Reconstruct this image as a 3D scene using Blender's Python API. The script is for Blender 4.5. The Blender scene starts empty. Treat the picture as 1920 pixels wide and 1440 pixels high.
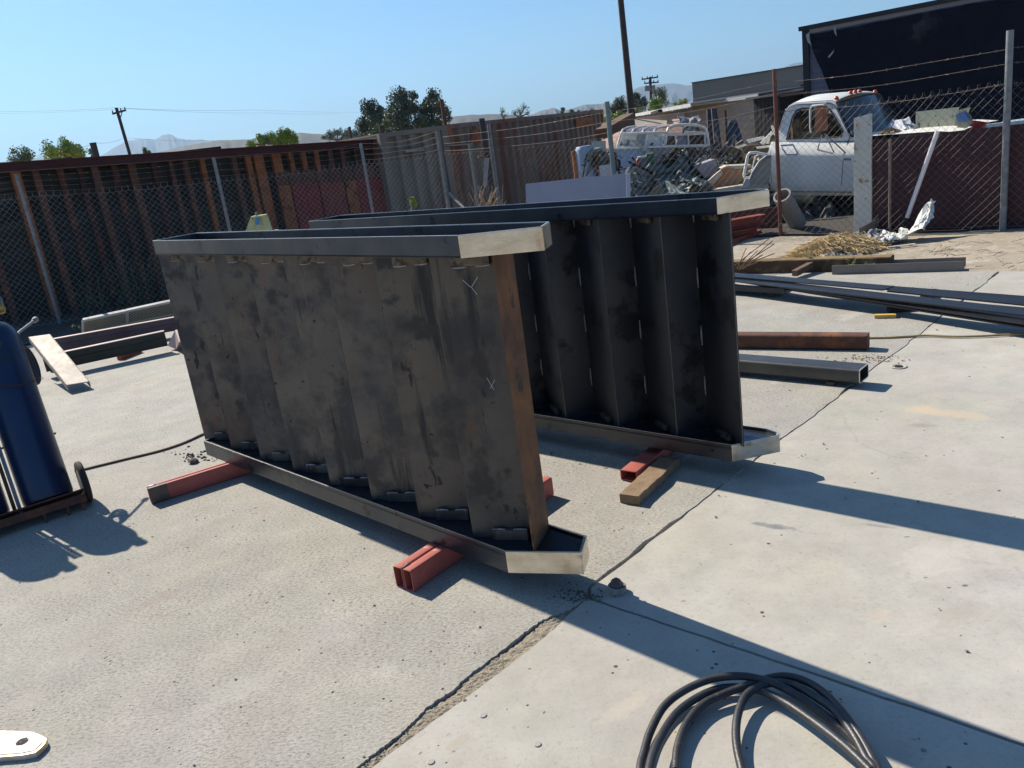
import bpy, bmesh, math, random
import numpy as np
from mathutils import Vector, Matrix
random.seed(7); rng = np.random.default_rng(7)
S = bpy.context.scene
COL = S.collection
# ------------------------------------------------------------------ camera
FPX = 1560.0; H = 1.75
_d = np.array([720.0, 5180.0, FPX]); _d /= np.linalg.norm(_d)
_Z = -_d; _Y = np.array([0, 0, 1.0]) - _Z[2] * _Z; _Y /= np.linalg.norm(_Y); _X = np.cross(_Y, _Z)
RC = np.array([_X, _Y, _Z])                 # lens axes (right, down, forward) -> world
cam_d = bpy.data.cameras.new('camera'); cam = bpy.data.objects.new('camera', cam_d); COL.objects.link(cam)
cr = RC @ np.array([1, 0, 0.0]); cu = RC @ np.array([0, -1, 0.0]); cb = RC @ np.array([0, 0, -1.0])
cam.matrix_world = Matrix(((cr[0], cu[0], cb[0], 0), (cr[1], cu[1], cb[1], 0), (cr[2], cu[2], cb[2], H), (0, 0, 0, 1)))
cam_d.sensor_width = 36.0; cam_d.lens = FPX / 1920 * 36.0; cam_d.clip_end = 30000; cam_d.clip_start = 0.05
S.camera = cam
# ------------------------------------------------------------------ light
SUN_AZ = -42.0; SUN_EL = 39.5
W = bpy.data.worlds.new('World'); S.world = W; W.use_nodes = True
wn = W.node_tree.nodes; wl = W.node_tree.links
bg = wn['Background']; sky = wn.new('ShaderNodeTexSky'); sky.sky_type = 'NISHITA'; sky.sun_disc = False
sky.sun_elevation = math.radians(SUN_EL); sky.sun_rotation = math.radians(SUN_AZ)
sky.air_density = 1.0; sky.dust_density = 1.1; sky.ozone_density = 2.2; sky.altitude = 300
tint = wn.new('ShaderNodeMix'); tint.data_type = 'RGBA'; tint.blend_type = 'MULTIPLY'; tint.inputs[0].default_value = 1.0; tint.inputs[7].default_value = (.63, .99, 1.28, 1)
wl.new(sky.outputs[0], tint.inputs[6]); wl.new(tint.outputs[2], bg.inputs[0]); bg.inputs[1].default_value = 0.062
sl = bpy.data.lights.new('sun', 'SUN'); sl.energy = 5.0; sl.angle = math.radians(0.5); sl.color = (1.0, 0.91, 0.77)
so = bpy.data.objects.new('sun', sl); COL.objects.link(so)
a, e = math.radians(SUN_AZ), math.radians(SUN_EL)
sv = Vector((math.sin(a) * math.cos(e), math.cos(a) * math.cos(e), math.sin(e)))
so.rotation_euler = sv.to_track_quat('Z', 'Y').to_euler(); so.location = sv * 50
S.view_settings.view_transform = 'Standard'; S.view_settings.look = 'None'
S.view_settings.exposure = 0.68; S.view_settings.gamma = 1.0
try: S.view_settings.use_curve_mapping = False
except Exception: pass
S.render.engine = 'CYCLES'

# ------------------------------------------------------------------ finding real places from sight lines
def ray(u, v): return RC @ np.array([u - 960.0, v - 720.0, FPX])
def G(u, v, z=0.0):                         # point at height z
    r = ray(u, v); t = (z - H) / r[2]; return Vector((r[0] * t, r[1] * t, z))
def AT(u, v, d):                            # point at forward distance d
    r = ray(u, v); return Vector((r[0] * d / r[1], d, H + r[2] * d / r[1]))
def ppm(d): return FPX / d
class Pl:                                   # an upright plane through xy with heading az, normal pointing away
    def __init__(s, x, y, az):
        a = math.radians(az); s.o = Vector((x, y, 0)); s.d = Vector((math.sin(a), math.cos(a), 0))
        n = Vector((s.d.y, -s.d.x, 0)); s.n = n if n.dot(s.o) > 0 else -n
    def __call__(s, u, v, off=0.0):
        r = Vector(ray(u, v)); o = s.o + s.n * off; t = (o - Vector((0, 0, H))).dot(s.n) / r.dot(s.n)
        return Vector((0, 0, H)) + r * t
    def sz(s, a, z, off=0.0): return s.o + s.d * a + s.n * off + Vector((0, 0, z))
def azv(az): a = math.radians(az); return Vector((math.sin(a), math.cos(a), 0))
UP = Vector((0, 0, 1))

# ------------------------------------------------------------------ materials
def ramp(nt, fac, stops):
    r = nt.nodes.new('ShaderNodeValToRGB'); nt.links.new(fac, r.inputs[0])
    el = r.color_ramp.elements
    while len(el) < len(stops): el.new(0.5)
    for i, (p, c) in enumerate(stops): el[i].position = p; el[i].color = (*c, 1) if len(c) == 3 else c
    return r
def noise(nt, co, scale, detail=6, rough=.6, stretch=None, dist=0):
    if stretch:
        mp = nt.nodes.new('ShaderNodeMapping'); mp.inputs['Scale'].default_value = stretch; nt.links.new(co, mp.inputs[0]); co = mp.outputs[0]
    n = nt.nodes.new('ShaderNodeTexNoise'); n.inputs['Scale'].default_value = scale; n.inputs['Detail'].default_value = detail
    n.inputs['Roughness'].default_value = rough; n.inputs['Distortion'].default_value = dist
    nt.links.new(co, n.inputs['Vector']); return n.outputs[0]
def mixc(nt, fac, a, b, mode='MIX'):
    m = nt.nodes.new('ShaderNodeMix'); m.data_type = 'RGBA'; m.blend_type = mode
    for s, v in ((m.inputs[0], fac), (m.inputs[6], a), (m.inputs[7], b)):
        if hasattr(v, 'links'): nt.links.new(v, s)
        elif isinstance(v, (int, float)): s.default_value = v
        else: s.default_value = (*v, 1)
    return m.outputs[2]
def M(name, c1, c2=None, scale=5, rough=.7, metal=0., bump=0., bscale=60, c3=None, s3=2, t3=(.55, .6), stretch=None, lo=.35, hi=.65, rvar=.12, spots=None, alpha=None, trans=0, coord='Object', vary=0):
    m = bpy.data.materials.new(name); m.use_nodes = True; nt = m.node_tree; b = nt.nodes['Principled BSDF']
    tc = nt.nodes.new('ShaderNodeTexCoord'); co = tc.outputs[coord]
    c2 = c2 or tuple(x * .75 for x in c1)
    if vary:                                # every plate or board its own piece of texture and tone
        oi = nt.nodes.new('ShaderNodeObjectInfo'); vm = nt.nodes.new('ShaderNodeVectorMath'); vm.operation = 'MULTIPLY_ADD'
        nt.links.new(oi.outputs['Random'], vm.inputs[0]); vm.inputs[1].default_value = (37, 61, 23); nt.links.new(co, vm.inputs[2]); co = vm.outputs[0]
    n1 = noise(nt, co, scale, stretch=stretch)
    out = ramp(nt, n1, [(lo, c1), (hi, c2)]).outputs[0]
    if c3:
        n3 = noise(nt, co, s3, detail=8, rough=.65, stretch=stretch)
        out = mixc(nt, ramp(nt, n3, [(t3[0], (0, 0, 0)), (t3[1], (1, 1, 1))]).outputs[0], out, c3)
    for sp in (spots or []):
        ns = noise(nt, co, sp[1], detail=6, rough=.6, stretch=sp[4] if len(sp) > 4 else None)
        out = mixc(nt, ramp(nt, ns, [(sp[2], (0, 0, 0)), (sp[3], (1, 1, 1))]).outputs[0], out, sp[0])
    if vary:
        mr = nt.nodes.new('ShaderNodeMapRange'); nt.links.new(oi.outputs['Random'], mr.inputs[0]); mr.inputs[3].default_value = 1 - vary; mr.inputs[4].default_value = 1 + vary * .6
        out = mixc(nt, 1.0, out, mr.outputs[0], 'MULTIPLY')
    nt.links.new(out, b.inputs['Base Color'])
    b.inputs['Metallic'].default_value = metal
    rr = nt.nodes.new('ShaderNodeMapRange'); nt.links.new(noise(nt, co, scale * 2.3), rr.inputs[0])
    rr.inputs[3].default_value = max(.04, rough - rvar); rr.inputs[4].default_value = min(1, rough + rvar)
    nt.links.new(rr.outputs[0], b.inputs['Roughness'])
    if bump:
        bp = nt.nodes.new('ShaderNodeBump'); bp.inputs['Strength'].default_value = min(1, bump); bp.inputs['Distance'].default_value = .01 * max(1, bump)
        nt.links.new(noise(nt, co, bscale, detail=5), bp.inputs['Height']); nt.links.new(bp.outputs[0], b.inputs['Normal'])
    if alpha is not None: b.inputs['Alpha'].default_value = alpha
    if trans: b.inputs['Transmission Weight'].default_value = trans
    return m

# ------------------------------------------------------------------ mesh building
class MB:
    def __init__(s): s.v = []; s.f = []
    def add(s, vs, fs): o = len(s.v); s.v += [tuple(x) for x in vs]; s.f += [tuple(i + o for i in f) for f in fs]; return s
    def prism(s, pts, vec):                 # a polygon given thickness
        n = len(pts); p = [Vector(x) for x in pts]; vec = Vector(vec)
        return s.add(p + [q + vec for q in p], [tuple(range(n))[::-1], tuple(range(n, 2 * n))] + [(i, (i + 1) % n, n + (i + 1) % n, n + i) for i in range(n)])
    def box(s, c, sx, sy, sz, ax=None, ay=None, az=None):
        c = Vector(c); ax = Vector(ax or (1, 0, 0)).normalized(); az = Vector(az or UP).normalized()
        ay = Vector(ay).normalized() if ay else az.cross(ax).normalized()
        q = [c + ax * i * sx / 2 + ay * j * sy / 2 + az * k * sz / 2 for k in (-1, 1) for i, j in ((-1, -1), (1, -1), (1, 1), (-1, 1))]
        return s.add(q, [(3, 2, 1, 0), (4, 5, 6, 7), (0, 1, 5, 4), (1, 2, 6, 5), (2, 3, 7, 6), (3, 0, 4, 7)])
    def bar(s, p, q, w, h, up=UP):          # box from p to q
        p = Vector(p); q = Vector(q); d = (q - p); L = d.length; d.normalize(); up = Vector(up)
        y = up.cross(d)
        if y.length < 1e-4: y = Vector((1, 0, 0)).cross(d)
        y.normalize(); z = d.cross(y)
        return s.box((p + q) / 2, L, w, h, d, y, z)
    def tube(s, path, r, n=8, closed=False, cap=True):
        P = [Vector(x) for x in path]; k = len(P); vs = []; fs = []; ref = None
        rs = r if isinstance(r, (list, tuple)) else [r] * k
        for i in range(k):
            t = (P[(i + 1) % k] - P[i - 1]) if (closed or 0 < i < k - 1) else (P[1] - P[0] if i == 0 else P[-1] - P[-2])
            t.normalize()
            if ref is None: ref = Vector((0, 0, 1)) if abs(t.z) < .9 else Vector((1, 0, 0))
            x = (ref - t * ref.dot(t)).normalized(); y = t.cross(x); ref = x
            vs += [P[i] + (x * math.cos(j * 2 * math.pi / n) + y * math.sin(j * 2 * math.pi / n)) * rs[i] for j in range(n)]
        for i in range(k if closed else k - 1):
            for j in range(n):
                a = i * n + j; b = i * n + (j + 1) % n; c = ((i + 1) % k) * n + (j + 1) % n; d = ((i + 1) % k) * n + j
                fs.append((a, b, c, d))
        if cap and not closed: fs += [tuple(range(n))[::-1], tuple(range((k - 1) * n, k * n))]
        return s.add(vs, fs)
    def lathe(s, base, axis, prof, n=24, cap=True):
        base = Vector(base); axis = Vector(axis).normalized(); ref = Vector((0, 0, 1)) if abs(axis.z) < .9 else Vector((1, 0, 0))
        x = (ref - axis * ref.dot(axis)).normalized(); y = axis.cross(x); vs = []; fs = []
        for (r, h) in prof: vs += [base + axis * h + (x * math.cos(j * 2 * math.pi / n) + y * math.sin(j * 2 * math.pi / n)) * r for j in range(n)]
        for i in range(len(prof) - 1):
            for j in range(n): fs.append((i * n + j, i * n + (j + 1) % n, (i + 1) * n + (j + 1) % n, (i + 1) * n + j))
        if cap: fs += [tuple(range(n))[::-1], tuple(range((len(prof) - 1) * n, len(prof) * n))]
        return s.add(vs, fs)
    def ring(s, outer, inner, vec):         # polygon with a hole (same count), given thickness
        n = len(outer); vec = Vector(vec); o = [Vector(x) for x in outer]; i_ = [Vector(x) for x in inner]
        vs = o + i_ + [x + vec for x in o] + [x + vec for x in i_]; fs = []
        for k in range(n):
            m = (k + 1) % n
            fs += [(k, m, n + m, n + k), (2 * n + m, 2 * n + k, 3 * n + k, 3 * n + m), (m, k, 2 * n + k, 2 * n + m), (n + k, n + m, 3 * n + m, 3 * n + k)]
        return s.add(vs, fs)
    def rtube(s, p, q, w, h, t, up=UP, rad=.012):   # rectangular hollow section
        p = Vector(p); q = Vector(q); d = (q - p).normalized(); y = Vector(up).cross(d).normalized(); z = d.cross(y)
        def sec(w, h, r):
            o = []
            for cx, cy, a0 in ((w / 2 - r, h / 2 - r, 0), (-w / 2 + r, h / 2 - r, 90), (-w / 2 + r, -h / 2 + r, 180), (w / 2 - r, -h / 2 + r, 270)):
                for k in range(4): a = math.radians(a0 + 30 * k); o.append(y * (cx + r * math.cos(a)) + z * (cy + r * math.sin(a)))
            return o
        so_, si = sec(w, h, rad), sec(w - 2 * t, h - 2 * t, max(.002, rad - t))
        return s.ring([p + x for x in so_], [p + x for x in si], q - p)
def obj(name, mb, mat, parent=None, smooth=False, bevel=0, base=None):
    me = bpy.data.meshes.new(name); v = np.array(mb.v, dtype=float)
    if parent is not None: o0 = Vector(parent['_o'])
    elif base is not None: o0 = Vector(base)
    else: o0 = Vector(((v[:, 0].min() + v[:, 0].max()) / 2, (v[:, 1].min() + v[:, 1].max()) / 2, v[:, 2].min()))
    me.from_pydata([tuple(x) for x in (v - np.array(o0))], [], mb.f)
    bm = bmesh.new(); bm.from_mesh(me); bmesh.ops.recalc_face_normals(bm, faces=bm.faces[:])
    if bevel:
        ed = [e for e in bm.edges if len(e.link_faces) == 2 and e.calc_face_angle(0) > .5]
        bmesh.ops.bevel(bm, geom=ed, offset=bevel, segments=2, affect='EDGES', profile=.6, clamp_overlap=True)
    if smooth:
        for f in bm.faces: f.smooth = True
        for e in bm.edges:
            if len(e.link_faces) == 2 and e.calc_face_angle(0) > .7: e.smooth = False
    bm.to_mesh(me); bm.free()
    for m_ in (mat if isinstance(mat, (list, tuple)) else [mat]): me.materials.append(m_)
    o = bpy.data.objects.new(name, me); COL.objects.link(o)
    if parent is not None:
        o.parent = parent
        o['_o'] = tuple(o0)
    else: o.location = o0; o['_o'] = tuple(o0)
    return o
def thing(name, loc, label, cat, group=None):
    o = bpy.data.objects.new(name, None); COL.objects.link(o); o.location = loc; o.empty_display_size = .1
    o['_o'] = tuple(loc); return tag(o, label, cat, group)
def tag(o, label, cat, group=None):
    o['label'] = label; o['category'] = cat
    if group: o['group'] = group
    return o
def struct(o): o['kind'] = 'structure'; return o
def stuff(o, label=None, cat=None):
    o['kind'] = 'stuff'
    if label: o['label'] = label; o['category'] = cat
    return o

# ------------------------------------------------------------------ material library
m_scale = M('mill_scale_steel', (.10, .094, .088), (.155, .128, .10), 2.2, .48, .35, .12, 160, c3=(.050, .049, .052), s3=3.2, t3=(.46, .60), rvar=.14, vary=.28,
            spots=[((.115, .075, .05), 1.3, .56, .76), ((.13, .125, .115), 1.7, .60, .72, (3, 3, .6)), ((.030, .030, .033), 2.0, .58, .66, (5, 5, .55)), ((.042, .040, .040), 4.2, .59, .65), ((.22, .21, .19), 5, .70, .74, (7, 7, .25)), ((.028, .027, .027), 11, .655, .68, (1, 1, .4)), ((.15, .09, .055), 2.6, .63, .74, (2.2, 2.2, .5)), ((.012, .012, .014), 19, .665, .69), ((.012, .012, .013), 7, .68, .69, (4, 4, .35))])
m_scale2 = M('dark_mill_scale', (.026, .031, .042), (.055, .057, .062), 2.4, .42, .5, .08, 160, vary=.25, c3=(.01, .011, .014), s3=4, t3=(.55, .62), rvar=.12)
m_stringer = M('channel_steel', (.05, .06, .08), (.08, .085, .095), 4, .34, .8, .1, 140, c3=(.03, .03, .033), s3=7, t3=(.6, .66), spots=[((.012, .012, .014), 30, .68, .71)])
m_bare = M('ground_bare_steel', (.80, .74, .62), (.60, .53, .40), 9, .30, .8, .06, 300, c3=(.17, .15, .125), s3=4.0, t3=(.56, .66), stretch=(1, 1, 2.2), spots=[((.42, .30, .18), 9, .60, .80), ((.9, .88, .82), 30, .60, .75, (1, 1, 8))])
m_edge = M('bright_steel_edge', (.7, .7, .7), (.6, .6, .6), 12, .3, .8)
m_weld = M('weld_bead', (.42, .42, .44), (.25, .25, .27), 40, .35, .8, .5, 200)
m_rustplate = M('rusted_steel_plate', (.24, .11, .045), (.09, .05, .035), 5, .75, .2, .2, 90, c3=(.05, .042, .038), s3=6, t3=(.56, .62))
m_rust = M('red_brown_rust', (.125, .058, .038), (.085, .04, .027), 6, .8, .1, .25, 70, c3=(.22, .08, .03), s3=4, t3=(.56, .66))
m_rustor = M('orange_rust', (.34, .12, .042), (.19, .065, .028), 5, .85, .05, .3, 60, c3=(.08, .035, .02), s3=5, t3=(.58, .66))
m_redpaint = M('red_primer', (.44, .115, .09), (.34, .08, .065), 6, .6, 0, .1, 120, c3=(.22, .06, .05), s3=4, t3=(.54, .68), spots=[((.10, .07, .06), 26, .67, .70), ((.55, .33, .30), 14, .66, .74)])
m_redend = M('burnt_primer', (.10, .085, .075), (.16, .11, .09), 18, .6, .3)
m_redbeam = M('dark_red_primer', (.27, .055, .035), (.20, .042, .03), 6, .6, 0)
m_maroon = M('maroon_sheet', (.055, .013, .017), (.040, .010, .013), 2, .55, .1, .05, 20)
m_wood = M('weathered_lumber', (.27, .185, .115), (.19, .125, .075), 12, .85, 0, .3, 90, stretch=(1, 1, 1), spots=[((.09, .05, .03), 22, .66, .72)])
m_yellow = M('yellow_painted_wood', (.62, .42, .12), (.5, .33, .08), 10, .8, 0, .3, 80)
m_timber = M('oiled_timber', (.10, .055, .03), (.06, .035, .022), 8, .85, 0, .4, 50, c3=(.26, .19, .08), s3=3, t3=(.56, .7))
m_olive = M('weathered_olive_top', (.24, .17, .07), (.16, .10, .045), 8, .85, 0, .4, 50)
m_blacksteel = M('hot_rolled_black_steel', (.042, .046, .056), (.032, .035, .042), 3, .38, .6, .05, 120)
m_tubesteel = M('grey_tube_steel', (.085, .09, .092), (.06, .064, .067), 5, .42, .5, .06, 120, spots=[((.2, .2, .2), 9, .64, .7)])
m_purple = M('purple_brown_primer', (.10, .07, .09), (.07, .05, .06), 4, .55, .2)
m_darkbeam = M('dark_channel_steel', (.035, .04, .035), (.05, .05, .042), 6, .55, .4)
m_greypl = M('weathered_grey_steel', (.33, .30, .27), (.25, .225, .20), 7, .6, .3, .1, 60, c3=(.20, .175, .155), s3=5, t3=(.55, .7), stretch=(1, 1, 1))
m_tan = M('tan_primer', (.23, .20, .175), (.19, .165, .145), 4, .7)
m_galv = M('galvanised_steel', (.24, .255, .27), (.16, .17, .18), 14, .55, .3)
m_wire = M('fence_wire', (.16, .152, .14), (.10, .096, .09), 3, .6, .1)
m_wire_l = M('pale_fence_wire', (.38, .365, .335), (.24, .23, .21), 3, .6, .1)
m_bwire = M('barbed_wire', (.24, .19, .15), (.15, .115, .09), 3, .6, .4)
m_rpost = M('rust_red_post', (.12, .04, .04), (.17, .07, .04), 6, .7, .2, c3=(.3, .3, .3), s3=3, t3=(.62, .66))
m_board = M('charred_board', (.042, .042, .036), (.024, .026, .022), 3, .9, 0, .6, 26, c3=(.075, .075, .065), s3=5, t3=(.6, .75), stretch=(.5, .5, 4), vary=.35)
m_wallcap = M('maroon_cap_beam', (.10, .028, .035), (.075, .02, .025), 3, .55, .1)
m_redpanel = M('faded_red_panel', (.25, .038, .038), (.17, .028, .03), 4, .8, 0, .2, 40, c3=(.20, .07, .035), s3=2.5, t3=(.5, .66), spots=[((.025, .01, .01), 14, .63, .68)])
m_cont = M('grey_container_paint', (.25, .21, .165), (.185, .155, .125), 2.5, .75, .1, .1, 30, c3=(.20, .075, .04), s3=1.4, t3=(.60, .70), stretch=(1, 1, .35))
m_cont2 = M('brown_grey_container', (.22, .175, .14), (.16, .12, .09), 2.5, .75, .1, .1, 30, c3=(.17, .065, .04), s3=1.1, t3=(.52, .64), stretch=(1, 1, .3))
m_black0 = M('light_block_black', (.012, .012, .012), rough=.95)  # black for the added light stop behind the board wall
# ------------------------------------------------------------------ ground and slabs
def concrete(name, c1, c2, c3, bump, bs, stains, speck, flow=None, fa=.8, fl=.30, pt=.40):
    m = bpy.data.materials.new(name); m.use_nodes = True; nt = m.node_tree; b = nt.nodes['Principled BSDF']; L = nt.links
    co = nt.nodes.new('ShaderNodeTexCoord').outputs['Object']
    big = noise(nt, co, .7, 8, .6); mid = noise(nt, co, 4.5, 8, .7); fine = noise(nt, co, bs, 6, .75, stretch=flow); 
    c = ramp(nt, mid, [(.3, c1), (.52, c2), (.72, c3)]).outputs[0]
    c = mixc(nt, ramp(nt, big, [(.36, (.0, .0, .0)), (.66, (.5, .5, .5))]).outputs[0], c, tuple(x * .8 for x in c1))
    big2 = noise(nt, co, 1.7, 6, .6, dist=.6)
    c = mixc(nt, ramp(nt, big2, [(.55, (0, 0, 0)), (.72, (.35, .35, .35))]).outputs[0], c, (c3[0] * 1.05, c3[1] * .98, c3[2] * .86))
    hue = nt.nodes.new('ShaderNodeTexNoise'); hue.inputs['Scale'].default_value = 2.6; hue.inputs['Detail'].default_value = 5; L.new(co, hue.inputs['Vector'])
    c = mixc(nt, .05, c, hue.outputs['Color'], 'OVERLAY')
    fm_ = mixc(nt, 1.0, ramp(nt, fine, [(fl, (fa,) * 3), (fl + .15, (0, 0, 0))]).outputs[0], ramp(nt, noise(nt, co, 1.9, 6, .65), [(.36, (.5, .5, .5)), (.62, (1, 1, 1))]).outputs[0], 'MULTIPLY')
    c = mixc(nt, fm_, c, (.12, .11, .10))
    fdot = noise(nt, co, bs * 3.1, 2, .5)
    c = mixc(nt, ramp(nt, fdot, [(.28, (fa * .9,) * 3), (.36, (0, 0, 0))]).outputs[0], c, (.15, .14, .125))
    c = mixc(nt, ramp(nt, fine, [(.6, (0, 0, 0)), (.78, (fa * .6,) * 3)]).outputs[0], c, tuple(min(1, x * 1.35) for x in c3))
    # pits and specks
    vo = nt.nodes.new('ShaderNodeTexVoronoi'); vo.inputs['Scale'].default_value = speck; L.new(co, vo.inputs['Vector'])
    pn = noise(nt, co, speck * .33, 3); mul = nt.nodes.new('ShaderNodeMath'); mul.operation = 'MULTIPLY_ADD'; L.new(pn, mul.inputs[0]); mul.inputs[1].default_value = .9; L.new(vo.outputs['Distance'], mul.inputs[2])
    pm = ramp(nt, mul.outputs[0], [(pt, (1, 1, 1)), (pt + .055, (0, 0, 0))]).outputs[0]
    c = mixc(nt, pm, c, (.07, .062, .055))
    # hairline crazing
    vc = nt.nodes.new('ShaderNodeTexVoronoi'); vc.feature = 'DISTANCE_TO_EDGE'; vc.inputs['Scale'].default_value = 1.15
    dm = nt.nodes.new('ShaderNodeMix'); dm.data_type = 'RGBA'; dm.blend_type = 'LINEAR_LIGHT'; dm.inputs[0].default_value = .12
    nn = nt.nodes.new('ShaderNodeTexNoise'); nn.inputs['Scale'].default_value = 4; nn.inputs['Detail'].default_value = 6; L.new(co, nn.inputs['Vector']); L.new(co, dm.inputs[6]); L.new(nn.outputs['Color'], dm.inputs[7])
    L.new(dm.outputs[2], vc.inputs['Vector'])
    cm = ramp(nt, vc.outputs['Distance'], [(.0, (.5, .5, .5)), (.006, (0, 0, 0))]).outputs[0]
    gate = ramp(nt, noise(nt, co, .8, 3), [(.52, (0, 0, 0)), (.66, (.55, .55, .55))]).outputs[0]
    c = mixc(nt, mixc(nt, 1.0, cm, gate, 'MULTIPLY'), c, (.12, .105, .09))
    # stains with a place and shape of their own
    for (x, y, rx, ry, az, col, amt) in stains:
        mp = nt.nodes.new('ShaderNodeMapping'); mp.vector_type = 'TEXTURE'; mp.inputs['Location'].default_value = (x, y, 0); mp.inputs['Rotation'].default_value = (0, 0, math.radians(az)); mp.inputs['Scale'].default_value = (rx, ry, 1e3)
        L.new(co, mp.inputs[0]); ln = nt.nodes.new('ShaderNodeVectorMath'); ln.operation = 'LENGTH'; L.new(mp.outputs[0], ln.inputs[0])
        ad = nt.nodes.new('ShaderNodeMath'); ad.operation = 'MULTIPLY_ADD'; L.new(noise(nt, co, 3.2 / max(rx, ry, .4), 7, .65), ad.inputs[0]); ad.inputs[1].default_value = 1.3; L.new(ln.outputs['Value'], ad.inputs[2])
        c = mixc(nt, ramp(nt, ad.outputs[0], [(.75, (amt * .8,) * 3), (1.15, (amt * .4,) * 3), (1.85, (0, 0, 0))]).outputs[0], c, col)
    L.new(c, b.inputs['Base Color']); b.inputs['Roughness'].default_value = .88
    bp = nt.nodes.new('ShaderNodeBump'); bp.inputs['Strength'].default_value = bump; bp.inputs['Distance'].default_value = .0065
    L.new(fine, bp.inputs['Height'])
    bp2 = nt.nodes.new('ShaderNodeBump'); bp2.inputs['Strength'].default_value = .5; bp2.inputs['Distance'].default_value = .006; bp2.invert = True
    L.new(pm, bp2.inputs['Height']); L.new(bp.outputs[0], bp2.inputs['Normal']); L.new(bp2.outputs[0], b.inputs['Normal'])
    return m
def gs(u, v, rx, ry, az, col, amt): p = G(u, v); return (p.x, p.y, rx, ry, az, col, amt)
PALE = (.56, .53, .47)
m_conL = concrete('rough_concrete', (.36, .345, .305), (.425, .405, .36), (.50, .475, .415), .8, 62,
    [gs(440, 1300, .55, .20, 30, (.48, .46, .42), .45), gs(720, 1260, .16, .10, 20, (.50, .48, .44), .5), gs(300, 1120, .35, .12, 40, (.30, .23, .21), .4),
     gs(1150, 840, .4, .15, 45, PALE, .45), gs(1480, 700, .5, .12, 45, (.60, .57, .50), .5), gs(1300, 850, .35, .06, 45, (.58, .55, .48), .6), gs(100, 1100, .4, .2, 0, (.40, .38, .32), .5),
     gs(60, 1310, .18, .18, 0, (.42, .39, .34), .5), gs(1600, 590, .6, .2, 40, PALE, .5), gs(620, 1180, .3, .15, 30, (.31, .30, .31), .4)], 30, (1, 1.8, 1), .85, .375, .455)
m_conR = concrete('smooth_concrete', (.36, .34, .30), (.43, .41, .365), (.49, .465, .41), .22, 55,
    [gs(1790, 775, .75, .17, -45, (.62, .44, .26), .5), gs(1560, 745, .3, .08, -40, (.55, .42, .28), .4), gs(1738, 797, .17, .09, -30, (.24, .225, .20), .7), gs(1460, 988, .32, .035, -38, (.22, .22, .235), .65),
     gs(1850, 735, .25, .05, -35, (.33, .33, .34), .5), gs(1470, 850, .16, .05, -30, (.33, .30, .27), .6), gs(1260, 1370, .12, .08, 0, (.55, .45, .32), .35), gs(1650, 1150, .16, .10, 0, (.60, .47, .36), .35),
     gs(860, 1390, .16, .07, 40, (.36, .31, .24), .6), gs(1000, 1215, .10, .05, 40, (.36, .34, .31), .5), gs(1180, 1320, .3, .1, 40, (.58, .51, .38), .3), gs(1500, 1250, .5, .2, 30, (.36, .35, .33), .5), gs(1810, 1096, .030, .02, 0, (.07, .07, .07), 1), gs(1779, 1100, .022, .014, 0, (.07, .07, .07), 1), gs(1735, 1081, .026, .016, 0, (.08, .08, .08), 1), gs(1700, 1005, .03, .012, 0, (.13, .13, .13), 1), gs(1437, 941, .03, .014, 0, (.2, .2, .2), .9), gs(1282, 1125, .03, .018, 0, (.17, .17, .16), .9), gs(1800, 1150, .3, .16, 20, (.33, .30, .26), .6), gs(1450, 985, .34, .06, -36, (.17, .17, .185), 1.0), gs(1650, 985, .2, .03, -36, (.22, .22, .235), .9), gs(1750, 1050, .5, .25, 30, (.55, .53, .47), .4), gs(1020, 1335, .014, .008, 60, (.04, .035, .03), 1), gs(993, 1253, .012, .007, 0, (.05, .045, .04), 1), gs(850, 1408, .022, .009, 20, (.06, .05, .04), .9), gs(788, 1411, .02, .009, 50, (.06, .05, .04), .9), gs(840, 1376, .022, .012, 50, (.10, .09, .07), .8), gs(990, 1362, .01, .006, 0, (.06, .055, .05), 1), gs(1880, 640, .3, .05, -40, (.30, .30, .31), .6)], 19, None, .36, .31, .425)
m_dirt = M('dry_dirt', (.40, .345, .265), (.29, .245, .185), 2.5, .95, 0, .9, 34, c3=(.26, .21, .165), s3=9, t3=(.5, .68), spots=[((.50, .44, .37), 5, .55, .7), ((.10, .08, .06), 38, .66, .72)])
m_field = M('dry_field', (.20, .16, .10), (.12, .13, .06), .02, .95, 0, .3, .5)
m_joint = M('joint_grit', (.36, .31, .235), (.24, .20, .15), 30, .95, 0, 1, 110, spots=[((.33, .29, .23), 60, .6, .7)])

def wob(a, b, n, amp, seed, freq=1.0):
    r = random.Random(seed); a = Vector(a); b = Vector(b); d = (b - a).normalized(); s = Vector((d.y, -d.x, 0)); out = []; w = 0
    for i in range(n + 1):
        w = w * .6 + r.uniform(-1, 1) * amp
        out.append(a.lerp(b, i / n) + s * w)
    return out
def rag(P, amp, sub_, seed):
    r = random.Random(seed); out = []
    for i in range(len(P) - 1):
        for k in range(sub_):
            p = P[i].lerp(P[i + 1], k / sub_); out.append(p + Vector((r.uniform(-1, 1), r.uniform(-1, 1), 0)) * amp * (1 if k else .4))
    return out + [P[-1]]
def jl(t, off=0): return Vector((-.636 + .702 * t + .712 * off, 2.092 + .712 * t - .702 * off, 0))
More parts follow.
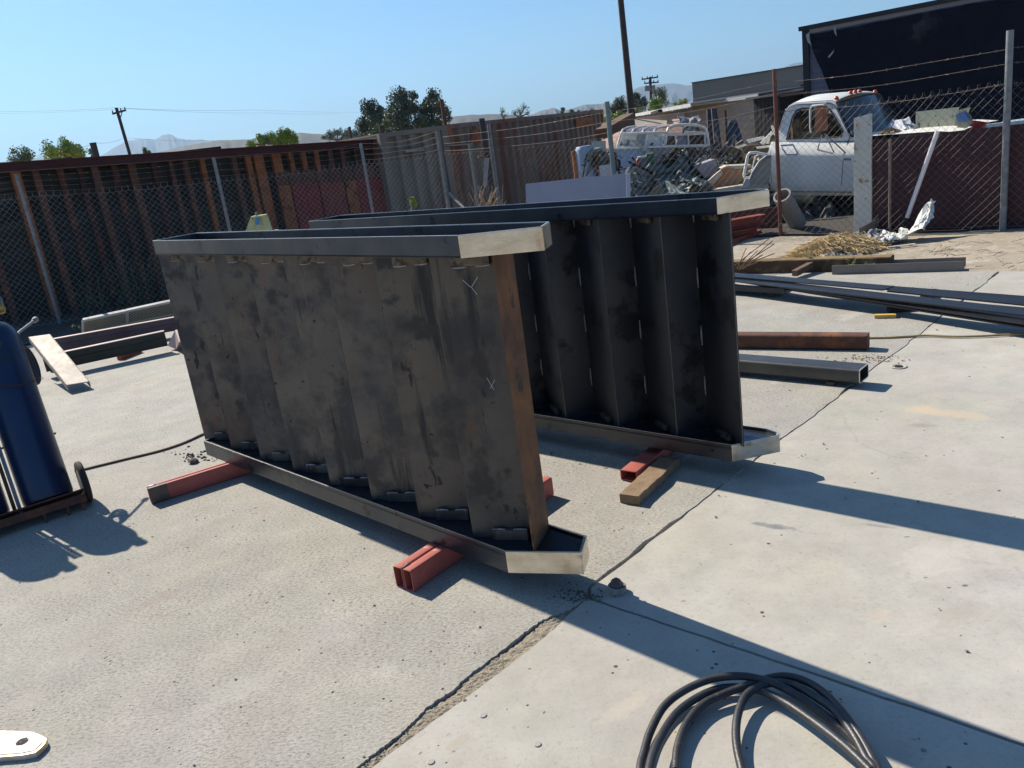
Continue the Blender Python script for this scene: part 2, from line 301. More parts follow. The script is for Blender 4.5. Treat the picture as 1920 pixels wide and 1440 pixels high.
# the joint: wide and broken in front, a hairline further back
Lw = [G(*p) for p in [(560, 1500), (600, 1476), (628, 1455), (652, 1440), (672, 1424), (690, 1410), (702, 1398), (722, 1388), (740, 1374), (752, 1362), (770, 1345), (790, 1322), (806, 1311), (822, 1303), (846, 1288), (862, 1268), (884, 1250), (904, 1240), (926, 1218), (948, 1206), (966, 1188), (990, 1172), (1010, 1156), (1030, 1150), (1052, 1146), (1074, 1132), (1094, 1118)]]
Lw = [p + Vector((.015, -.015, 0)) for p in Lw]; Lw = [(Lw[max(0, i - 1)] + Lw[i] * 2 + Lw[min(len(Lw) - 1, i + 1)]) / 4 for i in range(len(Lw))]; Lw = rag(Lw, .0035, 5, 4)
Rw = [G(*p) for p in [(608, 1506), (694, 1440), (760, 1391), (830, 1339), (900, 1288), (950, 1250), (1000, 1211), (1040, 1178), (1062, 1156), (1088, 1133), (1100, 1122)]]
back1 = wob(jl(1.18), jl(7.28), 90, .010, 3)
Rw = rag(Rw, .0015, 6, 9)
back1b = wob(jl(1.18, .008), jl(7.28, .010), 90, .006, 5)
front = [jl(-2.6, -.02), jl(-1.6)]
left_edge = [Vector((-9.5, 9.0, 0)), Vector((-5.9, 10.55, 0))] + wob((-5.7, 10.75, 0), (-4.3, 11.15, 0), 14, .03, 8) + [Vector((-1.5, 11.4, 0)), Vector((.8, 10.4, 0))] + wob((2.3, 9.13, 0), tuple(jl(7.28)), 60, .02, 9)[:-1]
def slab(name, pts, mat, z=0.0, th=.12):
    o = obj(name, MB().prism([Vector((p.x, p.y, z - th)) for p in pts], (0, 0, th)), mat, base=(0, 0, 0), bevel=0); return struct(o)
slab('concrete_slab', front + Lw + back1 + left_edge[::-1] + [Vector((-9.5, -2, 0))], m_conL)
J2a = Rw[-1]; j2d = azv(134.0)
J2 = [J2a + j2d * t + Vector((j2d.y, -j2d.x, 0)) * random.uniform(-.003, .003) for t in np.linspace(0, 5, 60)]
sd = Vector((-j2d.y, j2d.x, 0)); sd = sd if sd.y > 0 else -sd
J2b = [p + sd * .015 for p in J2]
slab('concrete_slab', [jl(-2.6, .05)] + Rw + J2[1:] + [Vector((4.5, -2.5, 0))], m_conR, -.002)
slab('concrete_slab', [J2b[0] + azv(45) * .01] + back1b + [Vector(p) for p in wob(tuple(jl(7.28, .01)), (9.5, 3.0, 0), 60, .02, 12)][1:] + [Vector((9.5, -1.5, 0))] + J2b[::-1][:-1], m_conR, -.004)
# dirt sheet under and round the slabs, dipping gently behind the fence, out to the horizon
xs = np.concatenate([-np.geomspace(9000, 14, 26), np.linspace(-13, 13, 105), np.geomspace(14, 9000, 26)])
ys = np.concatenate([[-9000, -2000, -400, -60, -10], np.linspace(-3, 22, 101), np.geomspace(23, 9000, 34)])
def gz(x, y):
    t = min(1, max(0, (y - 11.2 - .04 * abs(x)) / 4)); t = t * t * (3 - 2 * t)
    z = -.018 - .30 * t * (1 / (1 + math.exp(max(-30, min(30, -(x + 7) * 1.2)))))
    if y > 8 or x > 6: 
        if abs(x) < 60 and y < 80: z += .012 * math.sin(x * 2.1 + y * 1.3) * math.sin(y * 1.7 - x * .7)
    if y > 60: z -= min(2.0, (y - 60) * .01)
    return z
vv = [(x, y, gz(x, y)) for y in ys for x in xs]; nx = len(xs)
ff = [(j * nx + i, j * nx + i + 1, (j + 1) * nx + i + 1, (j + 1) * nx + i) for j in range(len(ys) - 1) for i in range(nx - 1)]
g_ = MB().add(vv, ff); go = struct(obj('ground', g_, [m_dirt, m_field], base=(0, 0, 0), smooth=True))
for p_ in go.data.polygons:
    c_ = p_.center
    if c_.y > 40 or abs(c_.x) > 40: p_.material_index = 1
m_soil_shade = M('dark_soil_and_shade', (.055, .045, .036), (.035, .03, .025), 6, .95, 0, .9, 30, c3=(.10, .08, .06), s3=12, t3=(.56, .7))  # near-black soil by the wall; shade under the truck put into colour
def soil_shade(pts):
    return struct(obj('soil_shade', MB().add([(x, y, max(gz(x, y), -.4) + .022) for x, y in pts], [tuple(range(len(pts)))]), m_soil_shade, base=(0, 0, 0)))
def soil_shade_grid(a_, b_, c_, d_, n=14):
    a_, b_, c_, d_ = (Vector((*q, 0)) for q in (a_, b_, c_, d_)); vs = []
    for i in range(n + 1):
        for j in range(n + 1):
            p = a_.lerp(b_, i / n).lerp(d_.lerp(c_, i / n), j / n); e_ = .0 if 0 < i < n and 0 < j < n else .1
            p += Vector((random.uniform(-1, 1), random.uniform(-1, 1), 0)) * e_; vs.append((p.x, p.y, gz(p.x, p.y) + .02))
    return struct(obj('soil_shade', MB().add(vs, [(i * (n + 1) + j, (i + 1) * (n + 1) + j, (i + 1) * (n + 1) + j + 1, i * (n + 1) + j + 1) for i in range(n) for j in range(n)]), m_soil_shade, base=(0, 0, 0)))
soil_shade_grid((-9.5, 9.35), (-4.35, 11.4), (-2.5, 17.0), (-10.5, 11.2)); soil_shade_grid((2.6, 12.05), (6.6, 8.6), (9.5, 11.6), (4.5, 15.5))  # second sheet is there to darken the shade below the truck
# grit filling the open joint
gm = MB()
jp = [p + Vector((0, 0, -.016)) for p in Lw[:-1]]; jq = [Vector((p.x, p.y, -.006)) for p in Rw]
lo = [Lw[int(i * (len(Lw) - 1) / 40)] for i in range(41)]; hi = [Rw[int(i * (len(Rw) - 1) / 40)] for i in range(41)]
for i in range(40):
    t = i / 40; 
def along(P, t):
    k = t * (len(P) - 1); i = min(len(P) - 2, int(k)); return P[i].lerp(P[i + 1], k - i)
n1, n2 = 160, 8; gv = []
for i in range(n1 + 1):
    A_ = along(Lw, i / n1); k = min(range(200), key=lambda q: (along(Rw, q / 199) - A_).length_squared); B_ = along(Rw, k / 199)
    for j in range(n2 + 1):
        t = j / n2; p = A_.lerp(B_, -.05 + 1.1 * t); w = .5 + .5 * math.sin(i * .16 + 1); z = -.005 - .016 * max(0, 1 - t * 3.2) * (.15 + .85 * max(0, w * 1.6 - .6)) + random.uniform(-.004, .003)
        gv.append((p.x, p.y, min(z, -.0035)))
gf = [(i * (n2 + 1) + j, i * (n2 + 1) + j + 1, (i + 1) * (n2 + 1) + j + 1, (i + 1) * (n2 + 1) + j) for i in range(n1) for j in range(n2)]
struct(obj('joint_filling', MB().add(gv, gf), m_joint, base=(0, 0, 0)))
def pebbles(name, cen, n, spread, r0, r1, mat, label, cat, z=0, dirv=None):
    mb = MB()
    for i in range(n):
        if callable(cen): c = cen(i)
        else: c = Vector(cen) + Vector((random.gauss(0, spread), random.gauss(0, spread), 0))
        r = random.uniform(r0, r1); vs = []; k = 5
        for q in range(2):
            for j in range(k):
                a = j * 2 * math.pi / k + q * .5; rr = r * random.uniform(.6, 1.1) * (1 if q == 0 else .6); vs.append(c + Vector((rr * math.cos(a), rr * math.sin(a), z + (0 if q == 0 else r * random.uniform(.4, .9)))))
        mb.add(vs, [tuple(range(k))[::-1], tuple(range(k, 2 * k))] + [(j, (j + 1) % k, k + (j + 1) % k, k + j) for j in range(k)])
    return stuff(obj(name, mb, mat), label, cat)
m_asph = M('dark_rubble', (.09, .08, .07), (.15, .135, .12), 30, .95, 0, .5, 90)
m_pebble = M('pale_grit', (.36, .33, .28), (.22, .20, .17), 40, .95, 0)
pebbles('joint_gravel', lambda i: along(Rw, random.random()) + Vector((random.uniform(-.05, .0), random.uniform(0, .03), 0)), 260, 0, .003, .009, m_pebble, 'loose grit lying in the broken joint between the slabs', 'gravel', -.012)
pebbles('asphalt_crumbs', lambda i: G(random.gauss(365, 24), random.gauss(856, 6)), 60, 0, .004, .014, m_asph, 'dark asphalt crumbs scattered behind the left red tubes', 'rubble')
pebbles('dirt_crumbs', lambda i: G(random.gauss(1078, 24), random.gauss(1118, 9)), 80, 0, .003, .008, m_asph, 'dark grit at the crossing of the slab joints by the capped pipe', 'rubble')
pebbles('leaf_litter', lambda i: G(random.gauss(1625, 34), random.gauss(673, 4)), 110, 0, .003, .009, M('dry_leaf_bits', (.30, .20, .10), (.16, .11, .07), 30, .9), 'dry brown leaf litter between the two tubes on the slab', 'litter')
pebbles('surface_grit', lambda i: Vector((random.uniform(-3.5, 4), random.uniform(1.6, 9), 0)), 240, 0, .0025, .008, m_pebble, 'fine grit strewn over the concrete slabs', 'gravel')
t_ = thing('loose_stone', G(363, 864), 'dark chunk of stone behind the left end of the red tubes', 'stone')
obj('stone_body', MB().lathe(G(363, 868), (.1, .2, 1), [(.018, 0), (.034, .006), (.03, .022), (.012, .032)], 7), m_asph, t_)
bpy.data.objects.remove(t_.children[0]); bpy.data.objects.remove(t_)
tag(obj('stone', MB().lathe(G(363, 868), (.1, .2, 1), [(.018, 0), (.036, .006), (.03, .022), (.012, .032)], 7), m_asph), 'dark chunk of stone behind the left pair of red tubes', 'stone')
plug_m = M('grout_plug', (.33, .31, .28), (.38, .36, .32), 20, .9)
for i, (u, v, lb) in enumerate([(906, 1341, 'round grout plug nearest the broken joint, above the oily pits'), (1008, 1395, 'round grout plug at the bottom, farthest to the right of the three'), (808, 1428, 'round grout plug at the bottom edge beside the joint')]):
    c = G(u, v, 0); tag(obj('grout_plug', MB().lathe(c - UP * .003, UP, [(.0115, 0), (.0115, .0035), (.010, .0045)], 20), plug_m), lb, 'plug', 'round grout plugs in the smooth slab')
for (u, v, lb) in [(1685, 687, 'round bolt hole with chipped rim on the smooth slab beside the black tube')]:
    c = G(u, v, 0); mb = MB()
    mb.lathe(c - UP * .005, UP, [(.035, 0), (.05, .006), (.04, .0085), (.03, .004), (.024, .002)], 18, cap=True)
    t = thing('floor_socket', c, lb, 'socket'); obj('rim', mb, m_conR, t, smooth=False)
    obj('hole', MB().lathe(c - UP * .002, UP, [(.024, 0), (.024, .0055)], 18), M('dark_hole', (.01, .01, .01), rough=.9), t)
# capped pipe stub at the joint crossing
c = G(1157, 1108, 0); t = thing('pipe_stub', c, 'short pipe stub with a dark stone in its mouth, beside the slab joint crossing', 'pipe')
mb = MB(); mb.lathe(c - UP * .01, (.05, -.03, 1), [(.034, 0), (.036, .012), (.036, .034), (.030, .036), (.029, .012)], 24)
obj('collar', mb, M('old_grey_pipe', (.34, .32, .29), (.22, .2, .18), 30, .8, .1, .3, 90), t, smooth=True)
obj('plug_stone', MB().lathe(c + UP * .01, (.0, .1, 1), [(.028, 0), (.027, .02), (.017, .038), (.004, .046)], 7), m_asph, t)

# ------------------------------------------------------------------ the two stair flights lying on their sides
def stair(o, az_, L, lift, webz_b, webz_t, edge_h, nose, tread_az, riser_az, mirrored, k0, nst, labels, m_tr, cuts):
    """o: front bottom corner of the lower stringer at the nose; axis az_ points to the nose."""
    u = azv(az_); n = Vector((u.y, -u.x, 0)); n = n if n.y > 0 else -n
    P = lambda al, pe, z=0: Vector((o[0], o[1], 0)) + u * al + n * pe + UP * z
    T = thing('stair_flight', P(-L / 2, .13, lift), labels, 'stairs', 'steel stair flights lying on their sides')
    outline = nose + [( -L, .263), (-L - .02, 0)]
    th = .010
    def tray(z_web, up, top):
        s = obj('stringer', MB().prism([P(a_, b_, z_web - (0 if up else .008) ) for a_, b_ in outline], (0, 0, .008)), m_stringer, T)
        m = len(outline)
        for i in range(m):
            A_ = P(*outline[i]); B_ = P(*outline[(i + 1) % m])
            nose_face = i in cuts
            d = (B_ - A_).normalized(); inn = Vector((d.y, -d.x, 0)); ctr = P(-L / 2, .13); inn = inn if (ctr - A_).dot(inn) > 0 else -inn
            z0, z1 = (z_web, z_web + edge_h) if up else (z_web - edge_h, z_web + .0135)
            e0 = .002 if nose_face else 0
            q = [A_ - inn * e0 + UP * z0, B_ - inn * e0 + UP * z0, B_ + inn * th + UP * z0, A_ + inn * th + UP * z0]
            f = obj('end_plate' if nose_face else 'flange', MB().prism(q, (0, 0, z1 - z0)), m_bare if nose_face else m_stringer, s, bevel=.0018)
            if nose_face: f['label'] = 'end plate ground to bright bare metal'
            obj('ground_edge_glint', MB().prism([x + UP * (z1 + .0004) for x in [A_ + inn * .001, B_ + inn * .001, B_ + inn * .0052, A_ + inn * .0052]], (0, 0, .0012)), m_edge, s)  # ground rim; sun glint on its bevel drawn in as bright strip
        return s
    tray(webz_t, True, True); tray(webz_b, False, False)
    z0, z1 = webz_b + .001, webz_t - .001
    tv, rv = azv(tread_az), azv(riser_az); ta, rb = .308, .178; pt = .006
    pts = []
    if not mirrored:
        for k in range(nst):
            F = P(k0 - .36 * k, .033)               # front corner of the tread (its far-left end)
            q = F + tv * ta                          # inner corner
            Fn = P(k0 - .36 * (k - 1), .033)
            if k == 0: q = F + tv * (ta * .93)
            nn_ = Vector((tv.y, -tv.x, 0)); nn_ = nn_ if nn_.dot(n) > 0 else -nn_
            obj('tread', MB().prism([F + UP * z0, q + UP * z0, q + nn_ * pt + UP * z0, F + nn_ * pt + UP * z0], (0, 0, z1 - z0)), m_tr, T)
            if k < nst:                              # riser runs back from the free front edge
                G2 = F + rv * (rb - .004)
                rr = Vector((rv.y, -rv.x, 0))
                obj('riser', MB().prism([F + rv * .008 + UP * z0, G2 + UP * z0, G2 + rr * -pt + UP * z0, F + rv * .008 + rr * -pt + UP * z0], (0, 0, z1 - z0)), m_tr, T)
            for zc, s_ in ((z0 + .022, 1), (z1 - .024, -1)):
                c = F + tv * .165 - nn_ * .0125
                cl = obj('cleat', MB().box(c + UP * (zc - z0) + UP * z0, .15, .022, .044, tv), m_bcleat if s_ < 0 else m_scale, T, bevel=.002)
                for s2 in (-.045, .045):
                    w = MB(); w.tube([c + tv * (s2 - .028) - nn_ * .006 + UP * (zc + s_ * .025), c + tv * s2 - nn_ * .006 + UP * (zc + s_ * .0265), c + tv * (s2 + .028) - nn_ * .006 + UP * (zc + s_ * .025)], [.003, .0042, .003], 6)
                    obj('weld_bead', w, m_weld, cl)
    else:
        for k in range(nst):
            R0 = P(k0 - .36 * k, .03)                # front ridge
            V0 = R0 + rv * rb                        # right plate runs away from it
            R1 = P(k0 - .36 * (k + 1), .03)
            V1 = R1 + rv * rb                        # left plate runs away to the next valley
            for (A_, B_, nm) in ((R0, V0, 'riser'), (R0, V1, 'tread')):
                if nm == 'riser' and k == 0: pass
                d = (B_ - A_).normalized(); nn_ = Vector((d.y, -d.x, 0)); nn_ = nn_ if nn_.y > 0 else -nn_
                if nm == 'riser' and k == 0: continue
                obj(nm, MB().prism([A_ + UP * z0, B_ + UP * z0, B_ + nn_ * pt + UP * z0, A_ + nn_ * pt + UP * z0], (0, 0, z1 - z0)), m_tr, T)
            if k < 6:
                obj('ridge_edge', MB().tube([R0 + n * -.002 + UP * z0, R0 + n * -.002 + UP * z1], .0022, 5), m_edgedark, T)
                for zz in (.20, .46, .72, .98):
                    zc = z0 + (z1 - z0) * zz + random.uniform(-.02, .02)
                    obj('weld_bead', MB().tube([V1 - n * .006 + UP * (zc - .05), V1 - n * .008 + UP * zc, V1 - n * .006 + UP * (zc + .05)], [.0025, .0045, .0025], 6), m_weld, T)
            for zc, s_ in ((z0 + .02, 1), (z1 - .02, -1)):
                c = R0 - tv * .15
                nn_ = Vector((tv.y, -tv.x, 0)); nn_ = nn_ if nn_.y < 0 else -nn_
                cl = obj('cleat', MB().box(c + nn_ * .014 + UP * zc, .12, .02, .03, tv), m_bcleat, T, bevel=.002)
    return T, P
m_bcleat = M('cleat_steel', (.13, .10, .075), (.20, .165, .12), 14, .5, .5, .2, 120, c3=(.05, .04, .035), s3=20, t3=(.5, .6))
m_edgedark = M('pale_bend', (.16, .16, .16), (.10, .10, .105), 12, .4, .7)  # paler than the plates, for thin lines along the front ridges
# near flight: welded treads towards the camera
noseA = [(0, 0), (.264, .15), (.194, .266)]
T1, P1 = stair((-.117, 2.948), 137.2, 2.67, .10, .180, 1.355, .080, noseA, 107.6, 15.9, False, -.221, 8,
    'near steel stair flight with mottled grey treads and a rust brown end riser', m_scale, (0, 1))
z0, z1 = .181, 1.354
A_, B_ = P1(.087, .077), P1(-.002, .258)
rp = obj('riser', MB().prism([A_ + UP * z0, B_ + UP * z0, B_ + azv(286) * .007 + UP * z0, A_ + azv(286) * .007 + UP * z0], (0, 0, z1 - z0)), m_rustplate, T1, bevel=.001)
rp['label'] = 'rust brown last riser plate at the nose'
tf = azv(197.6)
for (ca, cz, s) in [(.15, 1.225, .030), (.175, .84, .024)]:
    c = P1(-.221, .033) + azv(107.6) * ca + tf * .0015 + UP * cz
    for (dx, dz, dx2, dz2) in [(-1, 1, -.1, 0), (1, 1.2, 0, 0), (0, 0, .6, -1)] if cz > 1 else [(-.7, 1.2, .2, -.9), (.6, .8, -.4, -.6)]:
        p = c + azv(107.6) * dx * s + UP * dz * s; q = c + azv(107.6) * dx2 * s + UP * dz2 * s
        obj('chalk_mark', MB().bar(p, q, .0022, .001, tf), M('chalk', (.55, .55, .55), rough=.95), T1)
# far flight, turned the other way round
noseB = [(0, 0), (.15, .20), (.128, .235), (.06, .262)]
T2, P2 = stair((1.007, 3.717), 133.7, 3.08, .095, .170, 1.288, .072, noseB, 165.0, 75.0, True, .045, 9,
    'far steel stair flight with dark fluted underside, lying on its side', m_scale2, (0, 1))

# ------------------------------------------------------------------ red primed tubes and blocks
def rt(a, b, w, h, label, cat, group=None, mat=m_redpaint, t=.005, burnt=None, name='red_steel_tube', up=UP, rad=.012, parent=None):
    a = Vector(a); b = Vector(b)
    o = obj(name, MB().rtube(a, b, w, h, t, up, rad), mat, parent=parent, smooth=True)
    if parent is None: tag(o, label, cat, group)
    return o
gR = 'red primed tubes under the stair flights'
def pair(uv1, uv2, az_, L, w, h, lbs, gap=.006):
    b1 = G(*uv1); d = azv(az_); side = Vector((d.y, -d.x, 0)); side = side if side.x > 0 else -side
    o = []
    for k, s in enumerate((.5 * w, 1.5 * w + gap)):
        p = b1 + side * s + UP * (h / 2 + .001); o.append(rt(p, p + d * L, w, h, lbs[k], 'steel tube', gR, rad=.009, t=.004))
    for q in o[:1]:
        pass
    mid = b1 + side * (w + gap / 2) + d * .035 + UP * (h + .0015)
    w_ = obj('weld_bead', MB().tube([mid - d * .03, mid, mid + d * .02], [.004, .007, .004], 6), m_weld, o[0]); 
    return o
aB = (G(1046, 929) - G(805, 1104)); azB = math.degrees(math.atan2(aB.x, aB.y))
pair((744, 1100), None, 40.6, 1.0, .050, .098, ['left one of the two red tubes under the near stair nose', 'right one of the two red tubes under the near stair nose'])
pl_ = pair((282, 940), None, 59.5, 1.0, .032, .098, ['rear one of the two red tubes under the left end of the near stair', 'front one of the two red tubes under the left stair end, burnt grey tip'])
d_ = azv(59.5); s_ = Vector((d_.y, -d_.x, 0)); s_ = s_ if s_.x > 0 else -s_
p_ = G(282, 940) + s_ * (1.5 * .032 + .006) + UP * .05
obj('burnt_end', MB().rtube(p_ - d_ * .0008, p_ + d_ * .10, .0335, .0995, .004, UP, .009), m_redend, pl_[1], smooth=True)
p = G(1180, 903) + UP * .031
rt(p, p + azv(38) * .95, .095, .056, 'flat red tube lying under the far stair beside the wooden block', 'steel tube', gR, rad=.007)
for (u, v, hh, L_) in []: pass
# wooden block
a0 = G(1181, 946); d = azv(36); wl_ = MB(); s_ = Vector((d.y, -d.x, 0)); prof = [(-.052, .0), (.052, .0), (.052, .048), (-.052, .048)]
N = 14; vs = []; fs = []
for i in range(N + 1):
    t = i / N; k = 1 - .10 * math.sin(t * 9) * (1 if i % 3 else .2) * (0 if i in (0, N) else 1)
    for j, (x, z) in enumerate(prof): vs.append(a0 + d * (t * .48) + s_ * (x * (k if j in (1, 2) and s_.x > 0 else 1)) + UP * (z + .001 + (.002 * random.uniform(-1, 1) if z > 0 else 0)))
for i in range(N):
    for j in range(4): fs.append((i * 4 + j, i * 4 + (j + 1) % 4, (i + 1) * 4 + (j + 1) % 4, (i + 1) * 4 + j))
fs += [(3, 2, 1, 0), tuple(N * 4 + j for j in range(4))]
tag(obj('wooden_block', wl_.add(vs, fs), m_wood, bevel=.003), 'short weathered wooden block leaning against the flat red tube', 'wood block')

# ------------------------------------------------------------------ tubes and bars lying to the right
zt = .028
pe = G(1612, 722, zt); dr = (G(1378, 712, zt) - pe).normalized(); sn = Vector((dr.y, -dr.x, 0)); sn = sn if sn.y > 0 else -sn
ctr = G(1620, 714, zt) + UP * .047
dirT = (G(1380, 700, zt) - G(1612, 722, zt)).normalized()
rt(ctr, ctr + dirT * 1.15, .155, .092, 'black rectangular steel tube with open mouth, lying in front of the rust brown tube', 'steel tube', 'heavy tubes lying right of the far stair', m_tubesteel, t=.007, name='steel_tube', rad=.02)
fo_ = obj('cut_rim', MB().rtube(ctr - dirT * .0015, ctr + dirT * .002, .1555, .0925, .0075, UP, .02), m_edge, [q for q in bpy.data.objects if q.name == 'steel_tube'][0])
for q in (.18, .9): tag(obj('packing_strip', MB().box(ctr + dirT * q - UP * .0605, .05, .16, .026, dirT), m_darkbeam), 'thin packing strip under the black tube, %s' % ('near its open mouth' if q < .5 else 'beside the far stair'), 'packing')
pr = G(1640, 657, 0) + Vector((-.02, .05, .058)); dirR = (G(1380, 653) - G(1640, 657)).normalized()
o = rt(pr, pr + dirR * 1.3, .105, .108, 'rust brown square steel tube lying behind the black tube', 'steel tube', 'heavy tubes lying right of the far stair', m_rust, t=.008, name='steel_tube', rad=.02)
obj('end_cap', MB().box(pr + dirR * .004, .006, .10, .10, dirR), m_rust, o)
# long flat bars fanned over each other on dunnage
def flat(p, q, w, h, lb, mat=m_blacksteel, name='flat_bar'):
    return tag(obj(name, MB().bar(p, q, w, h), mat, bevel=.0015), lb, 'steel bar', 'long black flat bars fanned out on the slab')
def edgebar(uva, uvb, z, w, h, lb, ext=(0, 0)):
    """front top edge runs through the two sight points at height z; the bar lies behind it"""
    A_ = G(*uva, z); B_ = G(*uvb, z); d = (B_ - A_).normalized(); A_ -= d * ext[0]; B_ += d * ext[1]
    s = Vector((d.y, -d.x, 0)); s = s if s.y > 0 else -s
    return flat(A_ + s * w / 2 - UP * h / 2, B_ + s * w / 2 - UP * h / 2, w, h, lb)
edgebar((1370, 518), (1656, 543), .168, .15, .010, 'black flat bar on top of the fan with its cut end in mid pile', (1.4, 0))
edgebar((1370, 526), (1920, 590), .150, .16, .012, 'widest black flat bar slanting across the front of the fan', (1.4, .8))
edgebar((1470, 541), (1920, 613), .085, .13, .012, 'lowest front black flat bar of the fan, its edge along the sunlit slab', (2.2, .8))
edgebar((1440, 534), (1920, 606), .114, .10, .012, 'black flat bar sandwiched under the widest bar of the fan', (2.0, .8))
edgebar((1663, 545), (1920, 571), .118, .14, .012, 'black flat bar at the right, its square end beside the topmost bar', (0, .8))
edgebar((1640, 540), (1920, 562), .090, .12, .012, 'rearmost black flat bar of the fan, against the bright slab', (.6, .8))
edgebar((1370, 535), (1470, 541), .10, .05, .05, 'short square bar below the fan beside the far stair', (1.2, 0))
def block(u, v, L_, w, h, az_, mat, lb, name='dunnage_block', cat='block', bev=.003):
    c = G(u, v); return tag(obj(name, MB().box(c + UP * (h / 2 + .001), L_, w, h, azv(az_)), mat, bevel=bev), lb, cat)
block(1460, 549, .35, .07, .055, 40, m_darkbeam, 'dark packing block under the left part of the bar fan')
block(1690, 583, .20, .09, .045, 100, M('black_rubber_block', (.02, .02, .022), rough=.7), 'black packing block under the bar fan above the yellow wood')
block(1740, 560, .3, .07, .05, 40, m_darkbeam, 'dark packing block under the right part of the bar fan')
block(1660, 596, .155, .042, .028, 118, m_yellow, 'small yellow wooden block on the slab in front of the bar fan', 'wooden_block', 'wood block')
# dunnage stick, timber and tan channel at the slab edge
a_ = G(1490, 522) + UP * .05; b_ = G(1535, 505) + UP * .09
tag(obj('wooden_stick', MB().bar(a_, b_, .06, .06), M('brown_stick', (.16, .09, .055), (.10, .06, .04), 9, .8), bevel=.004), 'brown square stick poking out from under the bars towards the timber', 'wood stick')
ta_, tb_ = G(1378, 514), G(1672, 507)
td = (tb_ - ta_).normalized(); tn = Vector((td.y, -td.x, 0)); tn = tn if tn.y > 0 else -tn
t = thing('timber_beam', (ta_ + tb_) / 2, 'long dark timber beam with sun bleached top at the slab edge', 'timber')
obj('beam_body', MB().bar(ta_ - td * 1.2 + tn * .08 + UP * .062, tb_ + tn * .08 + UP * .062, .16, .13), m_timber, t, bevel=.012)
obj('bleached_top', MB().bar(ta_ - td * 1.2 + tn * .083 + UP * .129, tb_ - td * .01 + tn * .083 + UP * .129, .145, .005), m_olive, t, bevel=.002)
ca, cb2 = G(1560, 515), G(1808, 508); cd_ = (cb2 - ca).normalized(); cn = Vector((cd_.y, -cd_.x, 0)); cn = cn if cn.y > 0 else -cn
t = thing('steel_channel', (ca + cb2) / 2, 'tan primed steel channel lying flanges up at the slab edge beyond the bars', 'steel channel')
obj('web', MB().bar(ca + cn * .10 + UP * .006, cb2 + cn * .10 + UP * .006, .2, .008), m_tan, t)
for s in (.004, .196): obj('flange', MB().bar(ca + cn * s + UP * .05, cb2 + cn * s + UP * .05, .008, .082), m_tan, t, bevel=.001)
# cords
def cord(name, pts, r, mat, label, cat='hose', n=8):
    P = [Vector(p) for p in pts]; out = []
    for i in range(len(P) - 1):
        p0, p1, p2, p3 = P[max(0, i - 1)], P[i], P[i + 1], P[min(len(P) - 1, i + 2)]
        for k in range(8):
            t = k / 8; out.append(.5 * ((2 * p1) + (p2 - p0) * t + (2 * p0 - 5 * p1 + 4 * p2 - p3) * t * t + (3 * p1 - p0 - 3 * p2 + p3) * t ** 3))
    out.append(P[-1]); return tag(obj(name, MB().tube(out, r, n), mat, smooth=True), label, cat)
m_yhose = M('dusty_yellow_hose', (.42, .30, .13), (.30, .21, .10), 8, .7)
cord('air_hose', [G(u, v, .008) for u, v in [(1600, 634), (1660, 633), (1700, 631), (1740, 629), (1790, 631), (1840, 630), (1880, 628), (1930, 627), (2050, 626)]], .008, m_yhose, 'yellow air hose lying across the slab right of the rust brown tube')
cord('air_hose', [G(u, v, .008) for u, v in [(140, 884), (165, 878), (230, 862), (300, 845), (345, 830), (385, 812), (440, 790), (520, 775)]], .008, M('brown_hose', (.12, .065, .045), (.18, .12, .09), 8, .7), 'thin brown hose running from the gas cart behind the near stair')
m_cable = M('black_rubber_cable', (.022, .023, .027), (.038, .038, .042), 9, .45, 0, .15, 90, c3=(.075, .073, .07), s3=16, t3=(.58, .72))
def cs(pts, z): return [G(1120 + x / 3.2, 1120 + y / 3.2, z(i / (len(pts) - 1)) if callable(z) else z) for i, (x, y) in enumerate(pts)]
loops = [([(1690, 1060), (1560, 880), (1450, 775), (1300, 660), (1150, 560), (1000, 497), (850, 472), (680, 492), (520, 560), (400, 655), (320, 800), (280, 930), (255, 1040), (250, 1250), (330, 1450), (560, 1620), (900, 1660), (1300, 1560), (1620, 1340)], lambda t: .018 + .035 * math.sin(math.pi * min(1, t * 1.6)) ** 2),
         ([(1640, 1040), (1500, 905), (1350, 785), (1150, 645), (1000, 567), (880, 543), (740, 547), (600, 602), (470, 702), (365, 870), (312, 1030), (300, 1260), (420, 1480), (700, 1600), (1050, 1570), (1400, 1420), (1690, 1130), (1692, 1060)], lambda t: .045 + .02 * math.cos(t * 9)),
         ([(470, 1040), (482, 900), (535, 760), (630, 645), (760, 580), (900, 528), (1020, 488), (1130, 473), (1250, 503), (1370, 580), (1480, 700), (1585, 850), (1650, 970), (1690, 1060), (1700, 1250), (1500, 1520), (1050, 1700), (640, 1500), (480, 1200)], lambda t: .02 + .03 * math.sin(math.pi * t) ** 2),
         ([(870, 1045), (838, 900), (832, 780), (850, 680), (890, 592), (960, 540), (1060, 512), (1180, 527), (1300, 592), (1430, 685), (1540, 830), (1610, 960), (1665, 1050), (1640, 1300), (1400, 1480), (1100, 1400), (930, 1220)], lambda t: .018 + .03 * math.sin(math.pi * t))]
t = thing('cable_coil', G(1420, 1430), 'coil of thick black rubber cable at the bottom right corner', 'cable')
for pts, zf in loops:
    P = cs(pts, zf); n_ = len(P); out = []
    for i in range(n_ - 1):
        p0, p1, p2, p3 = P[max(0, i - 1)], P[i], P[i + 1], P[min(n_ - 1, i + 2)]
        for k in range(8):
            q = k / 8; out.append(.5 * ((2 * p1) + (p2 - p0) * q + (2 * p0 - 5 * p1 + 4 * p2 - p3) * q * q + (3 * p1 - p0 - 3 * p2 + p3) * q ** 3))
    out.append(P[-1]); obj('cable_loop', MB().tube(out, .0125, 12), m_cable, t, smooth=True)
